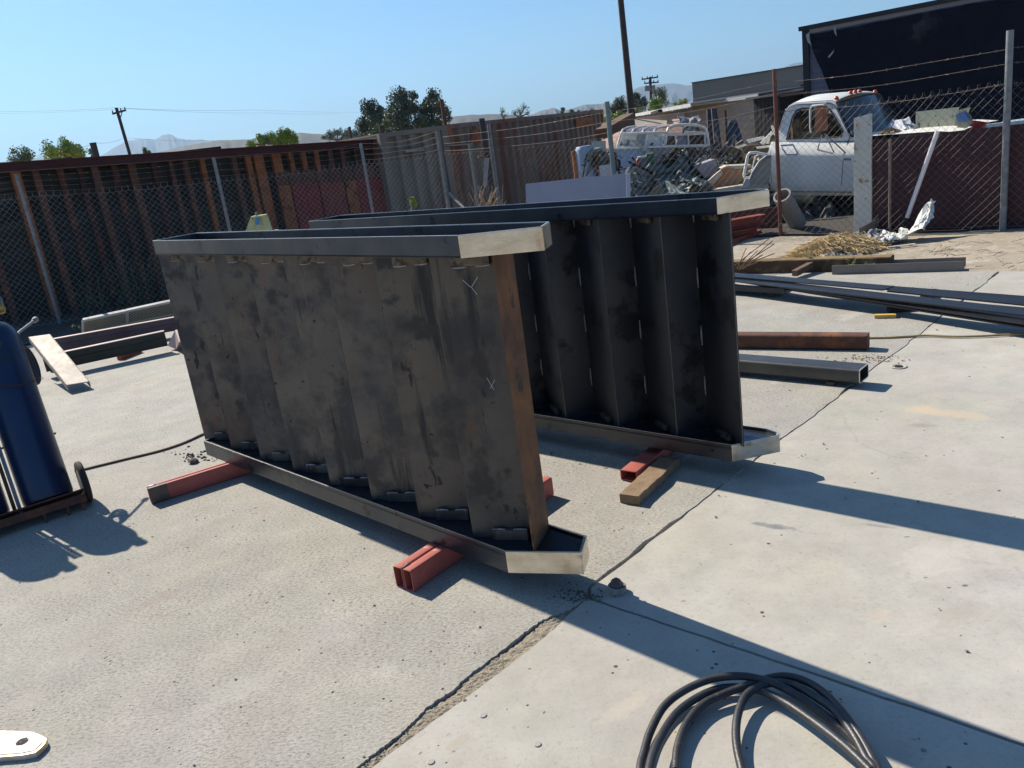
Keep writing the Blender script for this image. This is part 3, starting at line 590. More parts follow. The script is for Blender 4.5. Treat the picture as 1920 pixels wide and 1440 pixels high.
# pointed steel plate with a hole, bottom left
outl = [(-60, 1369), (0, 1369.5), (30, 1370), (62, 1372), (78, 1378), (88, 1384), (86, 1392), (78, 1401), (66, 1411), (40, 1416), (0, 1419), (-60, 1424)]
hol = []
hc = G(42, 1391, .022)
P_ = [G(u, v, .022) for u, v in outl]
ang = [math.atan2(p.y - hc.y, p.x - hc.x) for p in P_]
I_ = [hc + Vector((math.cos(a_) * .019, math.sin(a_) * .019, 0)) for a_ in ang]
t = thing('lifting_lug', G(30, 1400), 'pointed steel lug plate with a round hole at the bottom left', 'steel plate')
obj('plate_body', MB().ring([p - UP * .021 for p in P_], [p - UP * .021 for p in I_], UP * .02), M('bright_cut_plate', (.74, .72, .74), (.55, .42, .28), 10, .4, .5), t, bevel=.002)
cc = sum(P_, Vector()) / len(P_)
obj('primed_face', MB().ring([hc + (p - hc) * .86 for p in P_], [hc + (p - hc) * 1.08 for p in I_], UP * .0012), M('grey_primed_face', (.27, .27, .26), (.33, .32, .31), 30, .6, .2, .1, 90), t)
# ------------------------------------------------------------------ gas bottle cart on the left
A0 = azv(55.7); Bk = azv(-34.3); Rn = Vector((-2.555, 4.55, 0))
ax = (Vector((-.25, .37, 1.0))).normalized()
cart = thing('gas_bottle_cart', Rn + A0 * -.3 + Bk * .2, 'rusty two wheeled cart carrying the blue gas bottles at the left edge', 'cart')
m_blue = M('blue_enamel', (.009, .029, .09), (.007, .022, .065), 3, .32, .1, .05, 60, c3=(.02, .025, .035), s3=5, t3=(.58, .70), rvar=.08, spots=[((.10, .10, .10), 26, .70, .73), ((.06, .045, .035), 9, .66, .70)])
fr = ax.cross(A0).normalized(); fr = fr if fr.y < 0 else -fr      # towards the camera, square to the leaning bottles
b0 = Rn - A0 * .70 + UP * .055; b1 = Rn + UP * .055
obj('base_plate', MB().box((b0 + b1) / 2 + Bk * .15 , .72, .30, .008, A0, None, ax), m_rust, cart)
obj('base_lip', MB().box((b0 + b1) / 2 - Bk * .005 + ax * .015, .72, .008, .045, A0, None, ax), m_rust, cart)
for s in (-.66, -.46, -.22, -.10, -.02): obj('foot', MB().bar(Rn + A0 * s + UP * .045, Rn + A0 * s - Bk * .02 + UP * .0, .012, .012), m_rust, cart)
m_tyre = M('black_tyre', (.02, .018, .017), (.035, .03, .028), 20, .85, 0, .3, 90)
for s in (.03, -.74):
    w = Rn + A0 * s + Bk * .12 + UP * .125
    wh = obj('wheel', MB().lathe(w - A0 * .018, A0, [(.03, 0), (.055, .004), (.09, .0), (.115, .0), (.125, .008), (.125, .028), (.115, .036), (.09, .036), (.055, .032), (.03, .036)], 36), m_tyre, cart, smooth=True)
    obj('rim', MB().lathe(w - A0 * .02, A0, [(.02, 0), (.075, .003), (.08, .008), (.08, .032), (.075, .037), (.02, .04)], 28), M('pale_rim', (.3, .3, .28), rough=.6), wh, smooth=True)
for s in (-.345, -.32, ):
    p = Rn + A0 * s + Bk * .10 + UP * .06; obj('frame_bar', MB().bar(p, p + ax * 1.05, .014, .02, A0), m_galv if s > -.33 else m_rust, cart)
for s in (-.13, -.62):
    p = Rn + A0 * s + Bk * .27 + UP * .06; obj('frame_bar', MB().tube([p, p + ax * 1.2, p + ax * 1.3 + Bk * .12], .014, 8), m_rust, cart)
for hz_ in (.35, .72):
    p = Rn + A0 * -.01 + Bk * .28 + UP * .06 + ax * hz_; obj('cross_bar', MB().bar(p, p - A0 * .67, .03, .008, ax), m_rust, cart)
for k, s in enumerate((-.165, -.50)):
    c = Rn + A0 * s + Bk * .145 + UP * .062
    t = thing('gas_bottle', c, ['right hand blue gas bottle, whole length in view, chained on the cart', 'left hand blue gas bottle, mostly cut off by the left edge'][k], 'gas bottle', 'blue gas bottles on the cart')
    R = .135
    obj('bottle_body', MB().lathe(c, ax, [(.10, 0), (.13, .012), (R, .03), (R, .98), (.132, 1.02), (.12, 1.06), (.095, 1.095), (.06, 1.12), (.035, 1.13), (.033, 1.16)], 40), m_blue, t, smooth=True)
    vt = obj('valve', MB().lathe(c, ax, [(.02, 1.15), (.026, 1.165), (.026, 1.19), (.014, 1.20), (.014, 1.24), (.03, 1.245), (.03, 1.26)], 14), M('brass_valve', (.35, .24, .08), rough=.4, metal=.9), t, smooth=True)
    g0 = c + ax * 1.2
    sd2 = A0 if k == 0 else A0
    obj('regulator', MB().lathe(g0, sd2 * 1.0 + ax * .1, [(.012, 0), (.012, .05), (.035, .055), (.04, .07), (.04, .10), (.02, .11)], 16), M('regulator_metal', (.4, .3, .12), rough=.4, metal=.8), t, smooth=True)
    obj('gauge', MB().lathe(g0 + sd2 * .08 + ax * .05, fr, [(.03, -.01), (.032, .0), (.032, .022), (.028, .026)], 18), m_galv, t, smooth=True)
    obj('hose_tail', MB().tube([g0 + sd2 * .09, g0 + sd2 * .12 - ax * .05 - A0 * .1, g0 - A0 * .15 - ax * .12 + Bk * .12, g0 - A0 * .25 - ax * .3 + Bk * .2], .009, 8), m_cable, t, smooth=True)
# restraining chain
ch = MB(); cP = Rn + A0 * -.165 + Bk * .145 + UP * .062 + ax * .70
e1 = A0; e2 = fr; Nl = 34
for i in range(Nl):
    s = -.40 + .58 * i / Nl; off = A0 * s + e2 * (.135 * math.sqrt(max(0, 1 - min(1, (s / .18) ** 2))) * 1.04 + .01 if abs(s) < .17 else .03); off -= ax * .02 * math.sin(i * .3)
    p = cP + off; q = A0 * .009; w_ = (ax if i % 2 else fr) * .0055
    ch.tube([p - q - w_, p + q - w_, p + q + w_, p - q + w_], .0018, 5, closed=True)
obj('chain', ch, m_rust, cart)
hm = MB(); hc_ = Rn + A0 * -.055 + Bk * .24 + ax * .86
for q in range(4):
    hm.tube([hc_ + A0 * (.012 * q) + Bk * .05 * q * .3 + (ax * math.cos(i * math.pi / 10) * .105 + (fr * -.6 + A0 * .5).normalized() * math.sin(i * math.pi / 10) * .055) * (1 + .06 * q) for i in range(20)], .009, 8, closed=True)
obj('hose_coil', hm, m_cable, cart, smooth=True)
best = min(np.linspace(.6, 2.2, 400), key=lambda t: abs((lambda c: c[0] / c[2] * FPX + 960 - 66)(RC.T @ (np.array(G(272, 937) + sv * t) - [0, 0, H]))))
tip = G(272, 937) + sv * best; arm = Rn + A0 * -.12 + Bk * .20 + ax * 1.02
obj('torch_arm', MB().tube([arm, arm.lerp(tip, .5) + UP * .01, tip], .009, 8), m_galv, cart, smooth=True)
obj('torch_tip', MB().lathe(tip - (tip - arm).normalized() * .03, tip - arm, [(.010, 0), (.018, .012), (.018, .045), (.010, .06)], 10), m_galv, cart)

# ------------------------------------------------------------------ steel lying by the left fence
def i_beam(name, a_, b_, hgt, mat, topmat, label, group=None):
    t = thing(name, a_, label, 'steel channel', group); d = (b_ - a_).normalized(); n = Vector((d.y, -d.x, 0)); n = n if n.y > 0 else -n
    z0_ = a_.z
    obj('web', MB().bar(a_ + n * .008 + UP * hgt / 2, b_ + n * .008 + UP * hgt / 2, .008, hgt), mat, t)
    obj('flange', MB().bar(a_ + n * .035 + UP * (hgt + .004), b_ + n * .035 + UP * (hgt + .004), .075, .008), topmat, t)
    obj('flange', MB().bar(a_ + n * .035 + UP * .004 - n * .001, b_ + n * .035 + UP * .004 - n * .001, .075, .008), mat, t)
    obj('stiffening_rib', MB().bar(a_ - n * .004 + UP * hgt * .5, b_ - n * .004 + UP * hgt * .5, .012, .02), mat, t)
    return t
m_pinkish = M('pink_grey_steel', (.36, .28, .27), (.30, .24, .235), 6, .6, .2)
zl = .07
a1 = G(135, 687, zl); b1_ = G(315, 648, zl); a1 = a1 - (b1_ - a1) * .25
i_beam('steel_channel', a1, b1_, .155, m_darkbeam, m_pinkish, 'front dark steel channel on dunnage by the left fence', 'steel channels by the left fence')
a2 = G(90, 664, zl); b2 = G(340, 618, zl)
i_beam('steel_channel', a2, b2, .15, m_purple, m_pinkish, 'rear purple brown steel channel between the dark channel and the mesh ramp', 'steel channels by the left fence')
block(244, 668, .30, .07, .06, 20, m_redbeam, 'short red block under the dark steel channel by the left fence')
block(120, 690, .30, .07, .06, 20, m_darkbeam, 'dark packing block under the left end of the steel channels')
# pink channel end beside the stair
c = G(322, 655, 0); t = thing('steel_offcut', c, 'pink primed channel offcut lying tilted beside the left end of the near stair', 'steel offcut')
q = [G(316, 652, .04), G(329, 622, .20), G(338, 640, .14), G(334, 648, .05)]
obj('offcut_face', MB().prism([G(314, 648, .05), G(328, 619, .22), G(336, 641, .16), G(330, 655, .02)], Vector((.25, .32, 0)) * .3), m_pinkish, t)  # one even pink grey over the whole offcut
# broad channel plank lying askew
f1, f2 = G(129, 738, .0), G(172, 729, .0); r1, r2 = G(53, 632, .44), G(69, 630, .44)
fl, fr2 = f1 + UP * .085, f2 + UP * .075; wv = (fr2 - fl); rr1 = r1; rr2 = r1 + wv
t = thing('steel_channel', (f1 + r1) / 2 - UP * .1, 'wide weathered grey channel propped askew across the others beside the blue bottle', 'steel channel', 'steel channels by the left fence')
obj('web', MB().prism([fl, fl + wv, rr2, rr1], (0, 0, -.009)), m_greypl, t)
dn = (wv.cross(rr1 - fl)).normalized(); dn = dn if dn.z < 0 else -dn
for q0, q1 in ((fl, rr1), (fl + wv, rr2)):
    s = wv.normalized() * (.009 if q0 is fl else -.009)
    obj('flange', MB().prism([q0, q0 + s, q1 + s, q1], dn * .062), m_greypl, t)
# expanded metal ramp standing on edge
m_expl = M('tan_expanded_metal', (.50, .42, .30), (.40, .33, .24), 6, .7, .2)
gp = Pl(*(G(158, 636)[:2]), math.degrees(math.atan2((G(335, 602) - G(158, 636)).x, (G(335, 602) - G(158, 636)).y)))
m_bks = M('brown_back_sheet', (.16, .115, .06), (.10, .075, .04), 5, .8)
t = thing('mesh_ramp', gp(158, 636), 'tan expanded metal ramp panel standing on edge by the left fence', 'ramp')
al = lambda u, v: (gp(u, v) - gp.o).dot(gp.d)
for k, (ua, va, ub, vb, ta_, tb2) in enumerate([(156, 636, 239, 618, 602, 584), (239, 618, 345, 597, 584, 561)]):
    A_, B_ = gp(ua, va), gp(ub, vb); TA, TB = gp(ua - 1, ta_), gp(ub, tb2)
    f_ = MB(); 
    for p, q in ((A_, B_), (TA, TB), (A_, TA), (B_, TB)): f_.bar(p, q, .028, .028)
    f_.prism([TA, TB, TB + gp.n * .07 + UP * .02, TA + gp.n * .07 + UP * .02], UP * .006)
    fo = obj('ramp_frame', f_, M('pale_ramp_frame', (.48, .46, .42), (.38, .36, .33), 6, .7), t)
    w_ = MB(); nn2 = 20
    for i in range(-8, nn2 + 8):
        for sgn in (1, -1):
            pts = []
            for j in range(9):
                tt = j / 8; s_ = (i + sgn * tt * 7) / nn2
                if -.001 <= s_ <= 1.001: pts.append(A_.lerp(B_, s_).lerp(TA.lerp(TB, s_), tt) + gp.n * .01 * sgn * .3)
            if len(pts) > 1: w_.tube(pts, .0032, 3)
    stuff(obj('expanded_mesh', w_, m_expl, t)); obj('back_sheet', MB().prism([A_ + gp.n * .05, B_ + gp.n * .05, TB + gp.n * .05 - UP * .01, TA + gp.n * .05 - UP * .01], gp.n * .004), m_bks, t)
    for tt in (.33,): obj('kick_rail', MB().bar(A_.lerp(TA, tt), B_.lerp(TB, tt), .006, .014), M('yellow_rail_%d' % k, (.5, .45, .3), rough=.7), t)
# ------------------------------------------------------------------ retaining wall of boards between steel ribs
WP = Pl(-7.2, 13.3, 50.0)
sA = (WP(-160, 300) - WP.o).dot(WP.d); sB = (WP(757, 262) - WP.o).dot(WP.d)
ztop = lambda s: 2.29 + (1.90 - 2.29) * (s - 0) / 7.6
wall = thing('retaining_wall', WP.sz(2, -.3), 'long dark board wall with rusty steel ribs behind the left fence', 'wall')
r_ = random.Random(4); row = 0; z = -.34
while z < 2.32:
    h_ = r_.uniform(.17, .24); s = sA
    while s < sB:
        L_ = min(r_.uniform(1.8, 3.6), sB - s); zt_ = min(h_, ztop(s) - z - .02)
        if zt_ > .03: obj('board', MB().box(WP.sz(s + L_ / 2, z + zt_ / 2, .03 + r_.uniform(-.012, .012)), L_ - .012, .045, zt_ - .012, WP.d), m_board, wall)
        s += L_
    z += h_
obj('gap_light_block', MB().prism([WP.sz(sA, -.3, .07), WP.sz(sB, -.3, .07), WP.sz(sB, ztop(sB) - .02, .07), WP.sz(sA, ztop(sA) - .02, .07)], WP.n * .02), m_black0, wall)  # added sheet keeps sun from shining through the board gaps
cp = MB(); pa, pb = WP.sz(sA, ztop(sA) - .02, -.16), WP.sz(sB, ztop(sB) - .02, -.16)
cb = obj('cap_beam', MB().bar(pa + WP.n * .12, pb + WP.n * .12, .02, .12), m_wallcap, wall)
obj('cap_flange', MB().bar(pa + UP * .065 + WP.n * .06, pb + UP * .065 + WP.n * .06, .26, .014), m_wallcap, cb)
obj('cap_flange', MB().bar(pa - UP * .066 + WP.n * .04, pb - UP * .066 + WP.n * .04, .16, .010), M('rusty_lip', (.30, .12, .08), (.2, .08, .05), 8, .7), cb)
m_dribs = M('dark_rib_rust', (.075, .03, .024), (.045, .022, .02), 5, .85, .1, .3, 50, c3=(.14, .05, .022), s3=3, t3=(.5, .64))
ribs = [(-120, 0, .09), (-60, 0, .09), (22, 1, .13), (60, 0, .10), (105, 2, .09), (143, 2, .08), (171, 0, .11), (208, 2, .09), (241, 0, .12), (282, 2, .08), (314, 0, .07), (340, 0, .08), (372, 1, .08), (432, 0, .09), (459, 1, .10), (474, 1, .09), (483, 1, .09), (508, 1, .09), (516, 1, .08), (538, 1, .09), (563, 1, .09), (587, 1, .09), (612, 0, .09), (635, 0, .09), (700, 1, .09), (660, 2, .08), (726, 2, .08)]
for (u, kx, w) in ribs:
    s = (WP(u, 310 - u * .07, -.05) - WP.o).dot(WP.d); zt_ = ztop(s) - .09; m_ = [m_rust, m_rustor, m_dribs][kx]
    lean = r_.uniform(-.03, .03)
    a_ = WP.sz(s, -.33, -.06); b_ = WP.sz(s + lean * .3, zt_, -.06)
    rb_ = obj('rib', MB().bar(a_, b_, .10, w, WP.d), m_, wall)
for i, u in enumerate([522, 546, 572, 598, 622, 646, 668, 690, 708, 726, 744]):
    u2 = [546, 572, 598, 622, 646, 668, 690, 708, 726, 744, 760][i] - 2
    vt = 352 - (u - 522) * .085 - r_.uniform(0, 3)
    pa, pb = WP(u, vt, -.17), WP(u2, vt - 2, -.17); sa, sb = (pa - WP.o).dot(WP.d), (pb - WP.o).dot(WP.d)
    mm = m_rustor if u in (522,) or u == 646 else m_redpanel
    obj('red_panel', MB().prism([WP.sz(sa, -.33, -.17 - .02 * (i % 2)), WP.sz(sb, -.33, -.17 - .02 * (i % 2)), WP.sz(sb, pa.z, -.17 - .02 * (i % 2)), WP.sz(sa, pa.z, -.17 - .02 * (i % 2))], WP.n * .03), mm, wall)
    obj('upper_fill', MB().prism([WP.sz(sa, pa.z + .01, -.14), WP.sz(sb, pa.z + .01, -.14), WP.sz(sb, pa.z + .26, -.14), WP.sz(sa, pa.z + .24, -.14)], WP.n * .02), m_rust, wall)

# ------------------------------------------------------------------ chain link fences
def mesh_section(p, q, bp, bq, tp, tq, pitch=.088, r=.0017, seed=1, amp=.02):
    """diagonal wires woven between two posts; b/t are bottom and top heights"""
    p = Vector((p[0], p[1], 0)); q = Vector((q[0], q[1], 0)); L = (q - p).length; d = (q - p) / L; n = Vector((d.y, -d.x, 0)); mb = MB(); Hh = ((tp - bp) + (tq - bq)) / 2
    rr = random.Random(seed); ph = rr.uniform(0, 6)
    def pt(s, t, o=0):
        k = s / L; z = (bp + (bq - bp) * k) + ((tp - bp) + ((tq - bq) - (tp - bp)) * k) * (t / Hh)
        sag = -.025 * math.sin(math.pi * k * max(1, round(L / 3))) ** 2 * (t / Hh)
        return p + d * (s + .008 * math.sin(t * 9 + s * 5 + ph)) + n * (o + amp * math.sin(s * 1.9 + ph) * math.sin(t * 2.2 + s)) + UP * (z + sag + .006 * math.sin(s * 11 + ph))
    m = int((L + Hh) / pitch) + 1
    for i in range(-int(Hh / pitch) - 1, m):
        for sg in (1, -1):
            s0 = i * pitch; t0, t1 = 0., Hh
            if sg == 1: ta, tb = max(0, -s0), min(Hh, L - s0)
            else: ta, tb = max(0, s0 - L), min(Hh, s0)
            if tb - ta < .04: continue
            ns = max(2, int((tb - ta) / .22)); pts = [pt(s0 + sg * (ta + (tb - ta) * j / ns), ta + (tb - ta) * j / ns, .004 * sg * (1 if j % 2 else -1)) for j in range(ns + 1)]
            if tb > Hh - .001:                        # twisted knuckle at the top
                e_ = pts[-1]; pts[-1] = e_; pts.append(e_ + d * .004 * sg + UP * .035)
            mb.tube(pts, r, 3, cap=False)
    for t in (.03, Hh - .02): mb.tube([pt(L * k / 30, t, .006) for k in range(31)], r * .9, 3, cap=False)
    return mb
def barbed(p, q, zp, zq, sag, seed, sp=.16, r=.0022):
    rr = random.Random(seed); p = Vector((p[0], p[1], zp)); q = Vector((q[0], q[1], zq)); L = (q - p).length; d = (q - p).normalized(); mb = MB()
    f = lambda k: p.lerp(q, k) - UP * (sag * 4 * k * (1 - k)) + UP * .005 * math.sin(k * 9 + seed)
    mb.tube([f(k / 24) for k in range(25)], r, 4, cap=False)
    for i in range(int(L / sp)):
        c = f((i + .5) * sp / L)
        for _ in range(2):
            v = Vector((rr.uniform(-1, 1), rr.uniform(-1, 1), rr.uniform(-1, 1))).normalized() * .02; mb.tube([c - v, c + v], r * .8, 3, cap=False)
    return mb
def post(fence, x, y, top, r, mat, lean=(0, 0), name='post', cap=True):
    z0_ = gz(x, y) - .05; b = Vector((x, y, z0_)); t = Vector((x + lean[0], y + lean[1], top))
    return obj(name, MB().tube([b, t], r, 12), mat, fence, smooth=True)
LP = [(-9.6, 11.2, 2.2, 1.9), (-6.41, 12.15, 2.12, 1.82), (-3.94, 13.0, 2.0, 1.664), (-1.93, 14.4, 1.93, 1.604), (-.64, 14.0, 1.95, 1.60)]
fl_ = thing('chain_link_fence', (-5, 12.6, 0), 'chain link fence on thin grey posts in front of the dark board wall', 'fence', 'chain link fences round the yard')
for i, (x, y, zt_, zm) in enumerate(LP):
    post(fl_, x, y, zt_, .026, m_galv)
    if i:
        x0, y0, zt0, zm0 = LP[i - 1]
        stuff(obj('chain_mesh', mesh_section((x0, y0), (x, y), gz(x0, y0) + .02, gz(x, y) + .02, zm0, zm, seed=i), m_wire_l, fl_))
        for k, f_ in enumerate((.18, .45, .72, .97)):
            obj('barbed_wire', barbed((x0, y0), (x, y), zm0 + (zt0 - zm0) * f_, zm + (zt_ - zm) * f_, .03 + .01 * k, i * 7 + k), m_bwire, fl_)
x, y = LP[-1][:2]
obj('brace', MB().tube([Vector((x + .05, y, .95)), AT(878, 398, 13.5)], .022, 8), m_galv, fl_)
RP = [(-.64, 14.0, 1.95, 1.60, .0, None), (1.87, 12.3, 2.0, 1.523, .036, M('teal_grey_post', (.12, .20, .22), (.2, .22, .22), 7, .6, .2)), (3.815, 11.03, 2.085, 1.57, .026, m_rpost), (5.70, 9.23, 2.09, 1.555, .036, m_galv), (7.4, 7.5, 2.1, 1.56, .03, m_galv)]
fr_ = thing('chain_link_fence', (3.4, 11.3, 0), 'chain link fence with a rust red post in front of the scrap and white truck', 'fence', 'chain link fences round the yard')
for i, (x, y, zt_, zm, r, m_) in enumerate(RP):
    if m_: post(fr_, x, y, zt_, r, m_)
    if i:
        x0, y0, zt0, zm0 = RP[i - 1][:4]
        stuff(obj('chain_mesh', mesh_section((x0, y0), (x, y), gz(x0, y0) + .02, gz(x, y) + .02, zm0, zm, pitch=.088 if i < 2 else .095, seed=20 + i, r=.0016), m_wire, fr_))
        for k, f_ in enumerate((.12, .42, .70) if i < 3 else (.0, .38, .66)):
            obj('barbed_wire', barbed((x0, y0), (x, y), zm0 + (zt0 - zm0) * f_, zm + (zt_ - zm) * f_ , (.05, .04, .03)[k], 60 + i * 7 + k), m_bwire, fr_)
# thick dark gate post and its thin companion
FPl = Pl(3.815, 11.03, 133.7)
tA = AT(903, 222, 13.6); t = thing('gate_post', (tA.x, tA.y, -.2), 'thick black gate post with a chain, standing before the containers', 'post')
obj('post_body', MB().tube([Vector((tA.x, tA.y, -.3)), tA], .045, 14), M('black_post', (.02, .02, .022), rough=.6), t, smooth=True)
tc = AT(905, 293, 13.55); obj('chain_loop', MB().tube([tc + Vector((math.cos(k) * .07, math.sin(k) * .06, .02 * math.sin(k * 3))) for k in np.linspace(0, 5.8, 12)], .012, 6, closed=True), m_rust, t)
tB = AT(916, 232, 13.7); tag(obj('fence_post', MB().tube([Vector((tB.x, tB.y, -.3)), tB], .028, 10), m_galv, smooth=True), 'thin grey post standing right beside the thick black gate post', 'post')
pz = AT(880, 270, 13.9); tag(obj('fence_post', MB().tube([Vector((pz.x, pz.y, -.3)), pz], .022, 10), m_galv, smooth=True), 'short grey post between the braced fence corner and the black gate post', 'post')
gb = [AT(912, 292, 13.5), AT(916, 360, 13.5)]
tag(obj('wooden_plank', MB().prism([AT(908, 296, 13.5), AT(918, 296, 13.5), AT(912, 352, 13.4), AT(906, 352, 13.4)], (0, .04, 0)), m_greypl), 'pale narrow plank hanging beside the thick black gate post', 'plank')

# ------------------------------------------------------------------ shipping containers behind
def corr(plane, s0, s1, z0, z1, pitch, dep, off=0):
    v = []; n = 0; s = s0; prof = [(0, 0), (.30, 0), (.42, 1), (.80, 1), (.92, 0)]
    pts = []
    while s < s1:
        for f_, k in prof:
            q = s + f_ * pitch
            if q < s1: pts.append((q, k * dep))
        s += pitch
    pts.append((s1, 0))
    mb = MB(); vs = []
    for (q, o) in pts: vs += [plane.sz(q, z0, off + o), plane.sz(q, z1, off + o)]
    return mb.add(vs, [(2 * i, 2 * i + 2, 2 * i + 3, 2 * i + 1) for i in range(len(pts) - 1)])
def container(name, plane, s0, s1, z0, z1t, dep, mat, label, pitch, cd, rustc):
    t = thing(name, plane.sz((s0 + s1) / 2, z0, dep / 2), label, 'container', 'shipping containers behind the left fence')
    obj('corrugated_side', corr(plane, s0 + .08, s1 - .08, z0 + .1, z1t - .08, pitch, cd), mat, t)
    obj('top_rail', MB().bar(plane.sz(s0, z1t - .04, .03), plane.sz(s1, z1t - .04, .03), .08, .09), mat, t)
    obj('bottom_rail', MB().bar(plane.sz(s0, z0 + .05, .03), plane.sz(s1, z0 + .05, .03), .08, .14), mat, t)
    for s in (s0 + .06, s1 - .06): obj('corner_post', MB().box(plane.sz(s, (z0 + z1t) / 2, .05), .15, .13, z1t - z0 + .01, plane.d), rustc, t)
    obj('roof', MB().box(plane.sz((s0 + s1) / 2, z1t - .01, dep / 2), s1 - s0, dep, .03, plane.d), M(name + '_roof', (.22, .18, .16), (.2, .1, .06), 2, .8), t)
    obj('back_side', MB().box(plane.sz((s0 + s1) / 2, (z0 + z1t) / 2, dep), s1 - s0, .04, z1t - z0 - .04, plane.d), mat, t)
    for s in (s0, s1): obj('end_wall', MB().box(plane.sz(s + (.03 if s == s0 else -.03), (z0 + z1t) / 2, dep / 2 + .08), .04, dep - .2, z1t - z0 - .05, plane.d), mat, t)
    return t
c1a, c1b = AT(712, 256, 17.2), AT(836, 235, 18.0); azc = math.degrees(math.atan2(c1b.x - c1a.x, c1b.y - c1a.y)); CP1 = Pl(c1a.x, c1a.y, azc)
k1 = container('shipping_container', CP1, 0, (c1b - c1a).xy.length, -.35, 2.09, 2.4, m_cont, 'small grey corrugated container end between the board wall and the rusty container', .30, .085, m_cont)
ld = MB().bar(CP1(758, 284, -.06), CP1(793, 281, -.06), .14, .05); obj('ledge', ld, m_greypl, k1)
c2a, c2b = AT(836, 234, 18.0), AT(1130, 211, 28.0); azc = math.degrees(math.atan2(c2b.x - c2a.x, c2b.y - c2a.y)); CP2 = Pl(c2a.x, c2a.y, azc)
k2 = container('shipping_container', CP2, 0.02, (c2b - c2a).xy.length, -.4, 2.10, 2.4, m_cont2, 'long brown grey corrugated container with rust streaks under the far hills', .46, .07, m_rustor)
obj('rust_patch_plate', MB().prism([CP2(884, 243, -.03), CP2(901, 242, -.03), CP2(901, 268, -.03), CP2(884, 269, -.03)], CP2.n * .02), m_rustor, k2)
obj('ledge', MB().bar(CP2(842, 273, -.05), CP2(884, 270, -.05), .1, .03), M('bright_ledge', (.35, .27, .2), rough=.7), k2)
obj('rust_patch_plate', MB().prism([CP2(1080, 222, -.04), CP2(1112, 220, -.04), CP2(1112, 236, -.04), CP2(1080, 238, -.04)], CP2.n * .02), m_rustor, k2)
# ------------------------------------------------------------------ white pickup truck behind the fence
TP = Pl(4.633, 12.802, 138.0)
m_white = M('white_car_paint', (.76, .75, .70), (.70, .69, .64), 3, .35, 0, 0, spots=[((.30, .22, .15), 14, .70, .74)])
m_glass = M('dusty_glass', (.05, .06, .075), (.035, .045, .055), 2, .12, .0)
m_pane = M('clear_pane', (.55, .6, .62), (.5, .55, .58), 4, .1, alpha=.18)
m_black = M('black_rubber', (.012, .012, .013), rough=.8)
m_chrome = M('dull_chrome', (.55, .56, .58), rough=.3, metal=.9)
truck = thing('pickup_truck', TP.sz(.6, -.3, .9), 'derelict white pickup truck cab with orange roof lamps behind the fence', 'truck')
Wd = 1.62
inner = [(1474, 261), (1481, 220), (1488, 207), (1498, 204), (1546, 203), (1552, 207), (1573, 237), (1580, 247), (1578, 256), (1525, 259)]
outer = [(1452, 266), (1463, 218), (1471, 200), (1484, 193.5), (1553, 190), (1562, 193), (1584, 233), (1595, 250), (1601, 264), (1525, 266)]
def lean(p, off0=0): return p + TP.n * (max(0, p.z - 1.08) * .22 + off0)
for side in (0, 1):
    f_ = (lambda q, o=0: lean(TP(*q), o)) if side == 0 else (lambda q, o=0: TP(*q) + TP.n * (Wd + .1 - max(0, TP(*q).z - 1.08) * .22 - o))
    obj('cab_side', MB().ring([f_(q) for q in outer], [f_(q) for q in inner], TP.n * (.05 if side == 0 else -.05)), m_white, truck, bevel=.008)
    obj('window_seal', MB().tube([f_(q, .0) - TP.n * (.004 if side == 0 else -.004) for q in inner], .011, 6, closed=True), m_black, truck)
# side loft below the sill: flares to a crease, then tucks under
cols = [1446, 1460, 1500, 1540, 1589, 1591, 1640, 1700, 1760, 1800]
rows = [(266, .0), (276, -.055), (287, -.095), (291, -.10), (305, -.09), (340, -.085), (358, -.07), (366, -.03)]
vs = []; fs = []
for u in cols:
    for v, o in rows:
        v2 = v if u <= 1600 else v - (u - 1600) * .055 * (1 - (v - 266) / 100)
        p = TP(u, v2); p = p + TP.n * (o + .0 * 0); vs.append(p)
nr = len(rows)
for i in range(len(cols) - 1):
    for j in range(nr - 1): fs.append((i * nr + j, (i + 1) * nr + j, (i + 1) * nr + j + 1, i * nr + j + 1))
bs = obj('body_side', MB().add(vs, fs), m_white, truck, smooth=True)
vs2 = [Vector(p) + TP.n * 2 * (Wd / 2 + .05 - (Vector(p) - TP.o).dot(TP.n)) for p in vs]
obj('body_side', MB().add(vs2, fs), m_white, truck, smooth=True)
# roof with crown, rear wall, windscreen, bonnet
rp_ = [(1463, 218), (1466, 208), (1471, 200), (1484, 193.5), (1520, 190.5), (1553, 189), (1560, 191.5)]
vs = []; fs = []; K = 9
for q in rp_:
    A_ = lean(TP(*q)); B_ = TP(*q) + TP.n * (Wd + .1 - max(0, TP(*q).z - 1.08) * .22)
    for k in range(K): t_ = k / (K - 1); vs.append(A_.lerp(B_, t_) + UP * (.07 * math.sin(math.pi * t_) ** .7 * (1 if q[1] < 205 else .3)))
for i in range(len(rp_) - 1):
    for k in range(K - 1): fs.append((i * K + k, i * K + k + 1, (i + 1) * K + k + 1, (i + 1) * K + k))
obj('roof', MB().add(vs, fs), m_white, truck, smooth=True)
A_, B_ = lean(TP(1562, 194)), TP(1562, 194) + TP.n * (Wd + .1 - .12); C_, D_ = lean(TP(1597, 256)) , TP(1597, 256) + TP.n * (Wd + .08)
fwd = TP.d
ws = []; fs = []
for i in range(7):
    for k in range(9):
        t_ = k / 8; p = A_.lerp(C_, i / 6).lerp(B_.lerp(D_, i / 6), t_); ws.append(p + fwd * .13 * math.sin(math.pi * t_) ** .8 + UP * (.05 * math.sin(math.pi * t_) * (1 - i / 6)))
for i in range(6):
    for k in range(8): fs.append((i * 9 + k, i * 9 + k + 1, (i + 1) * 9 + k + 1, (i + 1) * 9 + k))
